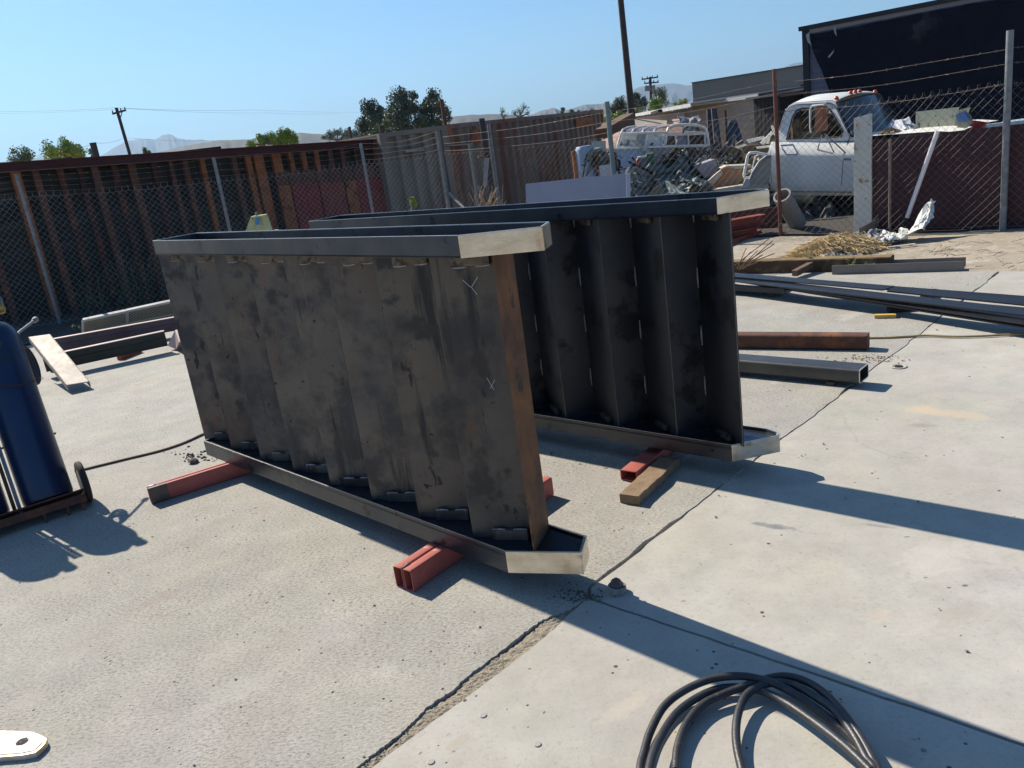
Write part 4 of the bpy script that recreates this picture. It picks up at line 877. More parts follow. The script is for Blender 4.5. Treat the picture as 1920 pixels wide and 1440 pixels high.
obj('windscreen', MB().add(ws, fs), m_glass, truck, smooth=True)
obj('windscreen_seal', MB().tube([ws[k] for k in range(9)] + [ws[i * 9 + 8] for i in range(1, 7)] + [ws[54 + k] for k in range(7, -1, -1)] + [ws[i * 9] for i in range(5, 0, -1)], .014, 6, closed=True), m_black, truck)
hz = TP(1600, 258).z
hv = []; fs = []
for i, (q, dz) in enumerate([((1598, 256), 0), ((1640, 254), .01), ((1700, 251), 0), ((1760, 247), -.01), ((1800, 246), -.05)]):
    a_ = TP(*q); 
    for k in range(9): t_ = k / 8; hv.append(Vector((a_.x, a_.y, hz)) + TP.n * (Wd + .1) * t_ + UP * (.035 * math.sin(math.pi * t_) ** .5 + dz - .01))
for i in range(4):
    for k in range(8): fs.append((i * 9 + k, i * 9 + k + 1, (i + 1) * 9 + k + 1, (i + 1) * 9 + k))
m_hood = M('chalky_white_bonnet', (.80, .78, .70), (.74, .72, .65), 4, .5)
obj('bonnet', MB().add(hv, fs), m_hood, truck, smooth=True)
ra, rb2 = TP(1448, 300), TP(1452, 266)
obj('rear_wall', MB().prism([TP(1447, 366) , TP(1447, 366) + TP.n * (Wd + .1), rb2 + TP.n * (Wd + .1), rb2], TP.d * .04), m_white, truck)
for t_ in (.04, .34, .62, .95):
    a_ = rb2.lerp(rb2 + TP.n * (Wd + .1), t_); b_ = lean(TP(1466, 206)).lerp(TP(1466, 206) + TP.n * (Wd - .1), t_); obj('rear_window_post', MB().bar(a_, b_, .04 if t_ in (.04, .95) else .02, .04), m_white if t_ in (.04, .95) else m_black, truck)
obj('floor', MB().prism([TP(1450, 362, .02), TP(1700, 362, .02), TP(1700, 362, .02) + TP.n * 1.6, TP(1450, 362, .02) + TP.n * 1.6], UP * .05), m_black, truck)
m_seat = M('torn_brown_seat', (.16, .10, .05), (.28, .20, .10), 9, .9, 0, .6, 25, c3=(.05, .035, .02), s3=6)
obj('seat', MB().box(TP(1502, 275) + TP.n * .85, .5, 1.4, .42, TP.d), m_seat, truck, bevel=.06)
obj('seat', MB().box(TP(1481, 262) + TP.n * .85, .16, 1.4, .55, TP.d), m_seat, truck, bevel=.05)
obj('dashboard', MB().box(TP(1582, 268) + TP.n * .85, .3, 1.45, .3, TP.d), m_black, truck, bevel=.05)
st = MB(); sc = TP(1560, 255) + TP.n * .45; st.tube([sc + (TP.n * math.cos(k) + UP * math.sin(k) * .8 - TP.d * math.sin(k) * .5) * .19 for k in np.linspace(0, 2 * math.pi, 20)[:-1]], .012, 6, closed=True)
obj('steering_wheel', st, m_black, truck)
# door lines, handle pressing, badge, mirror, roof lamps
so_ = lambda u, v, e=.004: TP(u, v) + TP.n * (np.interp(v, [r[0] for r in rows], [r[1] for r in rows]) - e)
obj('door_seam', MB().tube([so_(*q, .001) for q in [(1594, 256), (1590, 268), (1588, 287), (1586, 305), (1583, 340), (1580, 362)]], .005, 4), m_black, truck)
obj('door_seam', MB().tube([so_(*q, .001) for q in [(1452, 268), (1450, 287), (1450, 305), (1452, 340), (1458, 362)]], .004, 4), m_black, truck)
m_trim = M('blue_grey_trim', (.16, .19, .28), rough=.5)
obj('door_handle', MB().tube([so_(*q, .003) for q in [(1466, 272), (1488, 270.5), (1501, 286), (1499, 288), (1480, 288), (1472, 279)]], .010, 6, closed=True), m_trim, truck)
obj('drip_rail', MB().tube([lean(TP(*q)) - TP.n * .012 for q in [(1459, 245), (1467, 212), (1476, 201), (1488, 197), (1550, 194), (1560, 198), (1582, 236), (1594, 256)]], .010, 6), m_trim, truck)
obj('badge', MB().bar(so_(1589, 297), so_(1601, 297), .006, .03), m_trim, truck)
obj('rocker_trim', MB().bar(so_(1450, 357, .004), so_(1600, 359, .004), .01, .02), M('rusty_sill', (.35, .24, .14), rough=.8), truck)
mo = -.30
mp_ = lambda u, v: TP(u, v, mo)
mf = obj('mirror_frame', MB().tube([mp_(*q) for q in [(1521, 249), (1519, 240), (1519, 205), (1523, 198), (1546, 196)]], .012, 7), m_white, truck, smooth=True)
obj('mirror_arm', MB().tube([mp_(1541, 252), TP(1533, 281, -.13)], .010, 6), m_chrome, truck)
obj('mirror_arm', MB().tube([mp_(1546, 250), TP(1564, 286, -.12)], .010, 6), m_chrome, truck)
obj('mirror_arm', MB().tube([TP(1533, 281, -.13), TP(1562, 288, -.12)], .010, 6), m_chrome, truck)
obj('mirror_arm', MB().tube([mp_(1546, 196), TP(1552, 190, .1)], .010, 6), m_chrome, truck)
obj('mirror_arm', MB().tube([mp_(1548, 252), TP(1586, 287, -.12)], .010, 6), m_chrome, truck)
obj('mirror_housing', MB().prism([mp_(*q) for q in [(1527, 201), (1533, 198), (1541, 199), (1544, 204), (1542, 222), (1544, 246), (1525, 248), (1528, 225)]], (TP.n * .03 + TP.d * .06)), M('copper_mirror_back', (.42, .16, .08), (.30, .10, .05), 10, .45, .3), truck, bevel=.01)
m_amber = M('amber_lens', (.55, .10, .03), (.45, .08, .03), 10, .3)
for t_ in (.06, .36, .46, .56, .92):
    p = lean(TP(1556, 190)).lerp(TP(1556, 190) + TP.n * (Wd), t_) + UP * (.07 * math.sin(math.pi * t_) ** .7 - .008)
    rl = obj('roof_lamp', MB().lathe(p, (0, 0, 1), [(.036, 0), (.036, .01), (.028, .034), (.012, .046)], 14), m_amber, truck, smooth=True)
# under the cab
ch_ = TP(1560, 395, .25)
wr = obj('wheel', MB().lathe(Vector((ch_.x, ch_.y, .0)) + TP.n * .1, TP.n, [(.10, 0), (.24, .02), (.36, .0), (.385, .04), (.385, .18), (.36, .22), (.1, .2)], 30), m_tyre, truck, smooth=True)
obj('chassis_rail', MB().bar(TP(1440, 372, .45), TP(1700, 376, .45), .08, .14), m_black, truck)
obj('chassis_rail', MB().bar(TP(1440, 372, 1.2), TP(1700, 376, 1.2), .08, .14), m_black, truck)
ft = obj('fuel_tank', MB().lathe(TP(1488, 370, .22), TP.d, [(.10, 0), (.12, .02), (.12, .34), (.10, .36)], 18), M('cream_tank', (.42, .40, .33), rough=.6), truck, smooth=True)
# things lying on the bonnet
t = thing('metal_box', TP(1700, 250, .5), 'stained cream sheet metal box standing on the bonnet of the white truck', 'box')
m_cream = M('stained_cream_metal', (.50, .49, .36), (.42, .42, .30), 4, .6, .1, 0, spots=[((.10, .10, .06), 6, .56, .62, (2.5, 2.5, .5)), ((.12, .12, .08), 22, .62, .66)])
bx = [(1716, 210), (1797, 201), (1799, 250), (1718, 250)]
obj('box_panel', MB().prism([TP(*q, .45) for q in bx], TP.n * .02), m_cream, t)
obj('box_side', MB().prism([TP(*q, .45) for q in [(1800, 205), (1793, 216), (1799, 250), (1783, 252)]], TP.n * .4), m_cream, t)
t = thing('metal_hood', TP(1805, 240, .5), 'bent grey metal duct piece with blue inside beside the cream box on the truck', 'duct')
obj('duct_face', MB().prism([TP(*q, .3) for q in [(1790, 216), (1809, 207), (1820, 217), (1821, 232), (1803, 248), (1785, 252), (1797, 234)]], TP.n * .02), M('olive_duct', (.30, .30, .22), (.22, .22, .16), 6, .6), t)
obj('duct_inside', MB().prism([TP(*q, .27) for q in [(1792, 216), (1808, 209), (1818, 226), (1798, 229)]], TP.n * .02), M('blue_sheet', (.10, .20, .48), rough=.5), t)
def cloth(name, f, nu, nv, amp, mat, label, cat, seed=1, parent=None, thick=.006, jit=.22):
    rr = np.random.default_rng(seed); gx = rr.normal(size=(7, 7, 3))
    def nz(a_, b_, c_):
        x, y = a_ * 5.999, b_ * 5.999; i, j = int(x), int(y); fx, fy = x - i, y - j; fx = fx * fx * (3 - 2 * fx); fy = fy * fy * (3 - 2 * fy)
        return (gx[i, j, c_] * (1 - fx) + gx[i + 1, j, c_] * fx) * (1 - fy) + (gx[i, j + 1, c_] * (1 - fx) + gx[i + 1, j + 1, c_] * fx) * fy
    vs = []
    for i in range(nu + 1):
        for j in range(nv + 1):
            a_, b_ = i / nu, j / nv; p = Vector(f(a_, b_)); d_ = Vector((nz(a_, b_, 0), nz(a_, b_, 1), abs(nz(a_, b_, 2)))) * amp
            d_ += Vector((rr.normal(), rr.normal(), rr.normal())) * amp * jit; vs.append(p + d_)
    fs = [(i * (nv + 1) + j, (i + 1) * (nv + 1) + j, (i + 1) * (nv + 1) + j + 1, i * (nv + 1) + j + 1) for i in range(nu) for j in range(nv)]
    o = obj(name, MB().add(vs, fs), mat, parent)
    sm = o.modifiers.new('thickness', 'SOLIDIFY'); sm.thickness = thick
    if label: tag(o, label, cat)
    return o
cloth('cloth_bundle', lambda a_, b_: TP(1662 + a_ * 55, 249, .35 + b_ * .5) + UP * (.16 * math.sin(math.pi * a_) * math.sin(math.pi * b_) + .01), 16, 10, .035, M('pale_cloth', (.55, .56, .60), (.42, .44, .48), 6, .9), 'pale crumpled cloth on the bonnet left of the cream box', 'cloth', 3)
def straw(name, cen, n, sx, sy, sz, L_, r, mat, label, cat, seed=1, flatk=.5):
    rr = random.Random(seed); mb = MB(); cen = Vector(cen)
    for i in range(n):
        a_ = rr.uniform(0, 6.28); q = rr.random() ** .6; p = cen + Vector((math.cos(a_) * q * sx, math.sin(a_) * q * sy, 0)); top = sz * (1 - q * q)
        p.z = cen.z + rr.uniform(.0, 1) ** .5 * top + .004; b_ = rr.uniform(0, 6.28); l_ = L_ * rr.uniform(.4, 1); d_ = Vector((math.cos(b_), math.sin(b_), rr.uniform(-.35, .35) * flatk)) * l_ / 2
        m_ = p + Vector((rr.uniform(-1, 1), rr.uniform(-1, 1), rr.uniform(0, .9))) * l_ * .2
        e1_, e2_ = p - d_, p + d_; e1_.z = max(e1_.z, cen.z + .002); e2_.z = max(e2_.z, cen.z + .002)
        mb.tube([e1_, m_, e2_], r, 3, cap=False)
    return stuff(obj(name, mb, mat), label, cat)
m_straw = M('dry_straw', (.62, .47, .25), (.44, .32, .16), 12, .9)
straw('dry_nest', TP(1668, 250, .12) - UP * .0, 120, .14, .10, .07, .14, .003, M('brown_nest', (.24, .15, .07), (.14, .09, .05), 12, .9), 'little nest of dry twigs on the truck bonnet', 'nest', 5)
# red and white bits beyond the box
tag(obj('red_bucket', MB().lathe(TP(1822, 250, .6), (.25, -.1, 1), [(.10, 0), (.14, .16), (.15, .165), (.13, .12)], 18), M('red_plastic', (.32, .02, .03), rough=.5), smooth=True), 'tipped red bucket behind the maroon sheet right of the metal duct', 'bucket')
tag(obj('blue_cabinet', MB().prism([FPl(1864, 233, 1.2), FPl(1925, 225, 1.2), FPl(1925, 262, 1.2), FPl(1862, 262, 1.2)], FPl.n * .5), M('pale_blue_panel', (.30, .38, .46), rough=.6), bevel=.01), 'pale blue cabinet with white rim at the right edge behind the maroon sheet', 'cabinet')
tag(obj('white_rail', MB().bar(FPl(1850, 236, 1.15), FPl(1940, 226, 1.15), .05, .04), m_white), 'white rail running over the pale blue cabinet', 'rail')

# ------------------------------------------------------------------ things leaning along the right fence
o = tag(obj('maroon_sheet', MB().prism([FPl(1634, 263, .10), FPl(1990, 224, .10), FPl(1990, 440, .10), FPl(1634, 437, .10)], FPl.n * .006), m_maroon), 'big dark maroon metal sheet standing behind the right fence', 'metal sheet')
m_plank = M('peeling_white_paint', (.60, .60, .54), (.52, .53, .50), 6, .75, 0, .2, 60, spots=[((.10, .09, .06), 13, .64, .68), ((.36, .19, .07), 5.5, .57, .61)])
tag(obj('white_plank', MB().prism([FPl(1601, 222, .05), FPl(1634, 213, .05), FPl(1634, 437, .05), FPl(1601, 436, .05)], FPl.n * .03), m_plank, bevel=.003), 'broad white plank with peeling paint standing upright in front of the truck', 'plank')
a_, b_ = FPl(1758, 246, -.06), G(1692, 434) + UP * .01
m_wpipe = M('white_pipe', (.72, .72, .76), (.66, .66, .70), 8, .35, .1)
tt = thing('white_pipe', b_, 'white pipe leaning against the fence in front of the maroon sheet', 'pipe')
obj('pipe_body', MB().tube([b_.lerp(a_, .13), a_], .026, 14), m_wpipe, tt, smooth=True); obj('black_foot', MB().tube([b_, b_.lerp(a_, .14)], .027, 14), m_black, tt, smooth=True)
a_, b_ = FPl(1669, 262, -.04), G(1668, 434); tag(obj('thin_stake', MB().tube([b_ - UP * .1, a_], .018, 8), M('weathered_stake', (.22, .18, .15), (.15, .12, .10), 8, .85), smooth=True), 'thin weathered stake standing between the white plank and the white pipe', 'stake')
a_, b_ = FPl(1466, 366, .15), FPl(1496, 432, .55); b_.z = max(b_.z, .05)
t = thing('concrete_pipe', b_, 'grey concrete pipe leaning behind the rust red fence post', 'pipe')
ax_ = (a_ - b_).normalized(); L_ = (a_ - b_).length
obj('pipe_body', MB().lathe(b_, ax_, [(.095, 0), (.12, 0), (.12, L_), (.095, L_), (.09, .05)], 24, cap=False), M('pipe_cement', (.30, .28, .26), (.22, .205, .19), 6, .9, 0, .3, 80), t, smooth=True)
tag(obj('maroon_board', MB().prism([FPl(1366, 398, .55), FPl(1459, 388, .55), FPl(1459, 440, .55), FPl(1366, 442, .55)], FPl.n * .02), M('brown_red_board', (.10, .035, .025), (.07, .025, .02), 3, .8)), 'dark red brown board behind the fence over the red beams', 'board')
# red steel beams
def beamI(p, d, L_, w, h, mat, label, parent=None):
    t = thing('red_beam', p, label, 'steel beam', 'red primed beams beside the far stair'); e = p + d * L_
    obj('web', MB().bar(p + UP * h / 2, e + UP * h / 2, .012, h - .02), mat, t)
    for z_ in (.006, h - .006): obj('flange', MB().bar(p + UP * z_, e + UP * z_, w, .012), mat, t)
p0 = G(1432, 437, .0); dd = (G(1350, 452) - p0).normalized()
p0 = Vector((p0.x, p0.y, -.01))
beamI(p0 + UP * .14, dd, 2.2, .16, .13, m_redbeam, 'upper red primed beam of the stack beside the far stair')
beamI(p0 + dd * .06 - azv(40) * .10, dd, 2.2, .16, .13, m_redbeam, 'lower red primed beam of the stack beside the far stair')
q0, q1 = G(1425, 436), G(1355, 462)
tag(obj('red_plate', MB().bar(q0 + UP * .02, q1 + UP * .02 + (q1 - q0) * .6, .05, .04), m_redbeam), 'long red bar slanting on the ground in front of the red beams', 'steel bar')
# straw heap, rag heap, plastic bag, scrap at its foot
hc2 = G(1570, 470); hc2.z = -.01
straw('straw_heap', hc2, 3000, .44, .25, .15, .46, .0022, m_straw, 'heap of dry straw on the dirt in front of the white plank', 'straw', 2)
straw('straw_scatter', G(1520, 482) - UP * .012, 300, .9, .25, .02, .2, .0025, m_straw, 'loose straw scattered round the heap', 'straw', 3)
cloth('dark_debris_cloth', lambda a_, b_: G(1545 + 70 * a_, 500 - 16 * b_, 0) + UP * (.05 * math.sin(math.pi * a_)), 16, 8, .03, M('dark_rag', (.05, .045, .045), (.22, .20, .18), 14, .9, lo=.45, hi=.6), 'dark crumpled rag under the front of the straw heap', 'rag', 8)
cloth('grey_rag', lambda a_, b_: G(1606 + 60 * a_, 462 - 22 * b_, 0) + UP * (.07 * math.sin(math.pi * a_) * math.sin(math.pi * b_)), 22, 12, .045, M('grey_white_rag', (.50, .49, .50), (.06, .055, .06), 14, .9, lo=.42, hi=.56), 'crumpled grey and white rag between the straw and the plastic bag', 'rag', 11)
m_bag = M('white_plastic', (.78, .77, .70), (.66, .66, .60), 5, .45)
def bagf(a_, b_):
    base = G(1645 + 90 * a_, 461 - 8 * b_ - 10 * a_, 0)
    h_ = .03 + (.36 * max(0, (a_ - .62) / .38) ** .8 * (1 if a_ < .96 else .8)) * (.25 + .75 * b_) + .05 * math.sin(a_ * 9) ** 2 * b_
    return base + UP * h_ + Vector((.12, .02, 0)) * (b_ * max(0, a_ - .7) * 2) + azv(40) * b_ * .12
cloth('plastic_bag', bagf, 34, 14, .028, m_bag, 'torn white plastic sack blown up against the foot of the white pipe', 'bag', 5, thick=.002)
a_, b_ = G(1602, 447) + UP * .04, G(1668, 422) + UP * .10
t = thing('gutter_piece', a_, 'bent grey brown gutter offcut lying behind the rags at the fence foot', 'gutter')
gd = (b_ - a_).normalized(); gn = gd.cross(UP).normalized()
obj('gutter_bottom', MB().bar(a_, b_, .12, .006), m_tan, t); obj('gutter_side', MB().bar(a_ + gn * .06 + UP * .04, b_ + gn * .06 + UP * .04, .006, .09), m_tan, t)
a_, b_ = G(1518, 473), G(1568, 492); tag(obj('wood_splinter', MB().bar(a_ + UP * .05, b_ + UP * .012, .055, .012), M('pale_wood', (.52, .42, .32), (.42, .33, .24), 9, .8)), 'pale wooden slat lying on the front of the straw heap', 'slat')
a_, b_ = G(1668, 464), G(1716, 458); tag(obj('white_strip', MB().bar(a_ + UP * .006, b_ + UP * .006, .03, .008), m_white), 'thin white strip on the dirt below the plastic sack', 'strip')
tw = MB(); rr = random.Random(9)
for i in range(60):
    p = G(rr.uniform(1600, 1915), rr.uniform(452, 505)); a_ = rr.uniform(0, 6.28); l_ = rr.uniform(.05, .25); d_ = Vector((math.cos(a_), math.sin(a_), 0)) * l_
    tw.tube([p + UP * .0, p + d_ * .5 + UP * rr.uniform(.0, .03), p + d_ + UP * .002], .0025, 3, cap=False)
stuff(obj('dry_twigs', tw, M('twig_brown', (.12, .08, .05), rough=.9)), 'dry twigs and root bits on the dirt right of the plastic sack', 'twigs')
tw = MB()
for i in range(14):
    p = G(rr.uniform(1372, 1395), rr.uniform(498, 506), .1); a_ = rr.uniform(-.5, 1.2); l_ = rr.uniform(.15, .45); tw.tube([p, p + Vector((math.cos(a_) * l_, math.sin(a_) * l_ * .4, rr.uniform(.0, .25)))], .005, 4)
tag(obj('dry_branch', tw, M('branch_brown', (.20, .12, .07), rough=.9)), 'bunch of dry branches over the left end of the timber beside the far stair', 'branches')
# weeds along the slab edge
m_weed = M('weed_green', (.10, .14, .05), (.16, .17, .07), 20, .8)
def weed(u, v, h_, lb, n=24, dens=.05, seed=0):
    rr = random.Random(seed + int(u)); c = G(u, v); mb = MB()
    for s in range(5):
        a_ = rr.uniform(0, 6.28); tip = c + Vector((math.cos(a_) * h_ * .3, math.sin(a_) * h_ * .3, h_ * rr.uniform(.6, 1))); mb.tube([c, c.lerp(tip, .5) + UP * .01, tip], .0018, 3, cap=False)
        for k in range(n):
            t_ = rr.uniform(.15, 1); p = c.lerp(tip, t_); a2 = rr.uniform(0, 6.28); l_ = rr.uniform(.012, .03); d_ = Vector((math.cos(a2), math.sin(a2), rr.uniform(.1, .9))) * l_; w_ = Vector((-math.sin(a2), math.cos(a2), 0)) * l_ * .3
            o_ = len(mb.v); mb.v += [tuple(p), tuple(p + d_ * .5 + w_), tuple(p + d_), tuple(p + d_ * .5 - w_)]; mb.f.append((o_, o_ + 1, o_ + 2, o_ + 3))
    return tag(obj('weed', mb, m_weed), lb, 'weed', 'weeds at the slab edge')
weed(1502, 508, .17, 'taller green weed in front of the timber, right beside the brown stick'); weed(1512, 507, .18, 'green weed just right of the tall one, behind the brown stick', seed=3); weed(1404, 508, .09, 'small green weed at the left end of the timber'); weed(1597, 512, .15, 'greyish weed in front of the right end of the timber', seed=4); weed(1630, 512, .12, 'thin weed before the tan channel end', 12, seed=6)
weed(147, 628, .17, 'green weed at the left end of the mesh ramp', seed=2)
# ------------------------------------------------------------------ sheet in front of the fence, stand behind the near stair
SP = Pl(AT(985, 345, 11.6).x, 11.6, 93.0)
m_sheet = M('sky_tinted_sheet', (.26, .30, .42), (.22, .26, .37), 1.3, .35, .35, 0, c3=(.33, .37, .47), s3=1.0, t3=(.5, .7), stretch=(1, 1, .4))  # sky reflection on the metal is put into the blue base colour
t = thing('pale_sheet', SP(1085, 400), 'pale blue grey metal sheet standing on edge in front of the right fence', 'metal sheet')
obj('sheet_face', MB().prism([SP(985, 345), SP(1174, 325), SP(1174, 440), SP(990, 455)], SP.n * .01), m_sheet, t)
obj('sheet_edge', MB().prism([SP(1174.5, 325), SP(1182, 325), SP(1182, 440), SP(1174.5, 440)], SP.n * .02), M('edge_blue', (.40, .47, .60), rough=.5), t)
sb = AT(487, 438, 8.4); hd = AT(487, 405, 8.4)
t = thing('pipe_stand', (sb.x, sb.y, 0), 'yellow green steel pipe stand with blue tape showing over the near stair', 'stand')
m_lime = M('faded_lime_paint', (.44, .46, .24), (.36, .38, .20), 10, .7, 0, 0, spots=[((.08, .08, .05), 22, .62, .66)])
for (ut, ub) in ((476, 462), (496, 513)):
    obj('leg', MB().prism([AT(ut - 6, 406, 8.4), AT(ut + 5, 405, 8.4), AT(ub + 10 if ub < 480 else ub, 440, 8.4), AT(ub - 4 if ub < 480 else ub - 12, 440, 8.4)], (0, .03, 0)), m_lime, t)
obj('leg', MB().bar(AT(487, 408, 8.5), AT(490, 445, 8.9), .04, .04), m_lime, t)
obj('gusset', MB().prism([AT(478, 406, 8.42), AT(495, 405, 8.42), AT(505, 438, 8.42), AT(470, 439, 8.42)], (0, .008, 0)), m_lime, t)
obj('top_plate', MB().box(AT(486, 405, 8.41), .14, .10, .015), m_lime, t)
obj('top_stud', MB().tube([AT(481, 406, 8.4), AT(480, 398, 8.4)], .012, 8), m_galv, t)
obj('blue_tape', MB().prism([AT(479, 407, 8.385), AT(485, 406, 8.385), AT(486, 421, 8.385), AT(480, 422, 8.385)], (0, .006, 0)), M('blue_tape', (.05, .25, .55), rough=.6), t)
for (l_, h_) in ((sb + Vector((-.2, 0, 0)), 0), (sb + Vector((.25, 0, 0)), 0), (sb + Vector((0, .5, 0)), 0)): obj('leg', MB().bar(Vector((l_.x, l_.y, 0)), Vector((l_.x * .98, l_.y, 1.12)), .04, .04), m_lime, t)

# ------------------------------------------------------------------ scrap yard
YP = Pl(2.2, 12.9, 98.0)
m_dkmix = M('dark_scrap', (.03, .03, .032), (.09, .08, .07), 14, .85, .1, .4, 30, c3=(.26, .24, .21), s3=13, t3=(.57, .62))
m_tarp = M('green_grey_tarp', (.12, .16, .16), (.07, .10, .105), 4, .75, 0, 0, c3=(.30, .34, .33), s3=6, t3=(.56, .64))
hv = []; hf = []; nu, nv = 60, 26; rg = np.random.default_rng(5)
for i in range(nu + 1):
    for j in range(nv + 1):
        a_, b_ = i / nu, j / nv; x = 1.9 + 4.2 * a_ - .2 * b_; y = 13.1 + 4.4 * b_ - a_ * 1.2
        h_ = .95 * math.sin(math.pi * min(1, a_ * 1.1 + .02)) ** .5 * math.sin(math.pi * min(1, b_ * .8 + .08)) ** .8 + .12 * rg.normal() * (0 < j < nv)
        hv.append((x, y, -.32 + max(0, h_)))
for i in range(nu):
    for j in range(nv): hf.append((i * (nv + 1) + j, (i + 1) * (nv + 1) + j, (i + 1) * (nv + 1) + j + 1, i * (nv + 1) + j + 1))
stuff(obj('scrap_heap', MB().add(hv, hf), m_dkmix), 'dark heap of mixed scrap behind the fence left of the truck', 'scrap heap')
cols_ = [((.46, .44, .39), 'pale_scrap'), ((.03, .03, .035), 'black_scrap'), ((.20, .11, .06), 'rusty_scrap'), ((.16, .20, .22), 'bluish_scrap'), ((.30, .25, .18), 'tan_scrap')]
rr = random.Random(21)
for ci, (c_, nm) in enumerate(cols_):
    mb = MB()
    for i in range(120):
        u, v = rr.uniform(1185, 1445), rr.uniform(280, 372); o_ = .1 + (372 - v) / 90 * 2.2 + rr.uniform(0, .4); p = YP(u, v, o_)
        d_ = Vector((rr.uniform(-1, 1), rr.uniform(-.6, .6), rr.uniform(-.5, .6))).normalized(); k = rr.random()
        if k < .55: mb.bar(p - d_ * .25, p + d_ * rr.uniform(.1, .5), rr.uniform(.015, .05), rr.uniform(.01, .03))
        elif k < .8: mb.prism([p + Vector((rr.uniform(-.15, .15), rr.uniform(-.1, .1), rr.uniform(-.12, .12))) for _ in range(4)], d_ * .01)
        else: mb.tube([p, p + d_ * .2, p + d_ * .35 + UP * rr.uniform(-.1, .1)], .014, 5)
    stuff(obj('scrap_bits', mb, M(nm, c_, rough=.7)), '%s bits of scrap strewn over the heap' % ['pale', 'black', 'rusty', 'bluish grey', 'tan'][ci], 'scrap')
def ytube(pts, r, off): return MB().tube([YP(u, v, off) for u, v in pts], r, 7)
def yb(name, pts, off, th, mat, lb, cat, bevel=0): return tag(obj(name, MB().prism([YP(u, v, off) for u, v in pts], YP.n * th), mat, bevel=bevel), lb, cat)
def tf(a_, b_):
    u = 1226 + 112 * a_ - 12 * b_; v = 372 - 12 * a_ - (12 + 40 * math.sin(math.pi * (a_ * .75 + .15)) ** 1.5) * b_
    return YP(u, v, .05 + 1.0 * b_)
cloth('tarpaulin', tf, 44, 30, .13, m_tarp, 'crumpled grey green tarpaulin draped over the scrap beside the grey box', 'tarpaulin', 14, jit=.07)
def tf2(a_, b_): return YP(1183 + 42 * a_, 368 - 40 * b_ - 6 * a_, .1 + .6 * b_)
cloth('tarpaulin', tf2, 20, 18, .11, m_tarp, 'smaller grey green tarpaulin piece right beside the pale blue sheet', 'tarpaulin', 15, jit=.06)
yb('grey_box', [(1302, 312), (1340, 298), (1347, 318), (1338, 331), (1322, 334)], .75, .35, M('light_grey_box', (.30, .30, .34), (.26, .26, .29), 5, .6), 'light grey metal box lying tilted on top of the tarpaulin', 'box', .01)
t = thing('boat_piece', YP(1355, 345, .4), 'orange tan curved fibreglass piece lying in the scrap', 'fibreglass piece')
m_or = M('orange_fibreglass', (.40, .15, .06), (.34, .24, .15), 3, .6, lo=.45, hi=.6); m_ortop = M('dusty_top', (.52, .46, .36), rough=.8)
obj('hull_side', MB().prism([YP(*q, .35) for q in [(1352, 317), (1362, 314), (1393, 318), (1396, 346), (1372, 353), (1340, 352), (1337, 340)]], YP.n * .05), m_or, t, bevel=.01)
obj('hull_rim', MB().prism([YP(*q, .36) for q in [(1352, 316), (1362, 311), (1408, 309), (1412, 314), (1364, 320)]], YP.n * .35), m_ortop, t, bevel=.01)
obj('hull_tail', MB().prism([YP(*q, .30) for q in [(1315, 358), (1322, 344), (1340, 328), (1352, 318), (1356, 326), (1335, 350), (1320, 360)]], YP.n * .08), m_ortop, t, bevel=.01)
t = thing('tube_frame', YP(1410, 340, .2), 'bent white tubular frame sticking up beside the pale curved panel', 'frame')
obj('bent_tube', MB().tube([YP(*q, .15) for q in [(1410, 334), (1396, 333), (1395, 328), (1402, 292), (1406, 287), (1416, 286), (1446, 292)]], .022, 8), m_white, t, smooth=True)
obj('bent_tube', MB().tube([YP(*q, .2) for q in [(1408, 330), (1416, 293), (1424, 290)]], .012, 6), m_white, t)
cp_ = [(1401, 348), (1412, 322), (1424, 303), (1437, 293), (1446, 292), (1446, 322), (1441, 345), (1415, 349)]
t = thing('curved_panel', YP(1425, 348, .1), 'pale curved truck door panel standing between the white tube frame and the truck', 'panel')
obj('panel_face', MB().prism([YP(*q, .02) for q in cp_], YP.n * .03), M('dusty_tan_panel', (.36, .35, .29), (.30, .29, .26), 4, .7), t)
obj('panel_rim', MB().tube([YP(*q, .0) for q in cp_[:5]], .022, 6), M('grey_rim', (.30, .31, .34), rough=.6), t)
yb('bracket_foot', [(1390, 352), (1398, 335), (1407, 336), (1405, 352)], -.02, .03, M('pale_grey_foot', (.48, .50, .56), rough=.6), 'pale grey bracket foot below the white tube frame', 'bracket')
yb('long_board', [(1182, 263), (1188, 261), (1233, 291), (1224, 294)], 1.6, .05, M('pale_board', (.48, .46, .40), rough=.8), 'pale long board leaning from the camper shell down into the scrap', 'board')
yb('dark_beam', [(1175, 303), (1178, 301), (1226, 322), (1222, 328)], .5, .08, m_black, 'dark thin beam sloping down beside the pale blue sheet', 'beam')
yb('grey_trough', [(1186, 314), (1196, 313), (1226, 331), (1220, 337), (1209, 336)], .4, .12, M('grey_trough', (.16, .165, .175), rough=.6), 'grey metal trough lying under the dark thin beam', 'trough', .01)
yb('white_batten', [(1171, 327), (1177, 314), (1181, 314), (1175, 329)], .3, .04, m_white, 'short white lath at the right edge of the pale blue sheet', 'lath')
t = thing('generator', YP(1212, 305, .9), 'small green and blue portable engine box under the long board', 'engine')
obj('engine_box', MB().box(YP(1210, 300, .9), .16, .16, .14, YP.d), M('petrol_blue', (.10, .16, .24), rough=.6), t, bevel=.01)
obj('engine_cover', MB().box(YP(1219, 298, .9), .12, .2, .18, YP.d), M('engine_green', (.05, .13, .08), rough=.6), t, bevel=.015)
obj('fuel_cap', MB().box(YP(1208, 294, .9), .22, .18, .03, YP.d), M('cream_cover', (.5, .48, .36), rough=.6), t, bevel=.008)
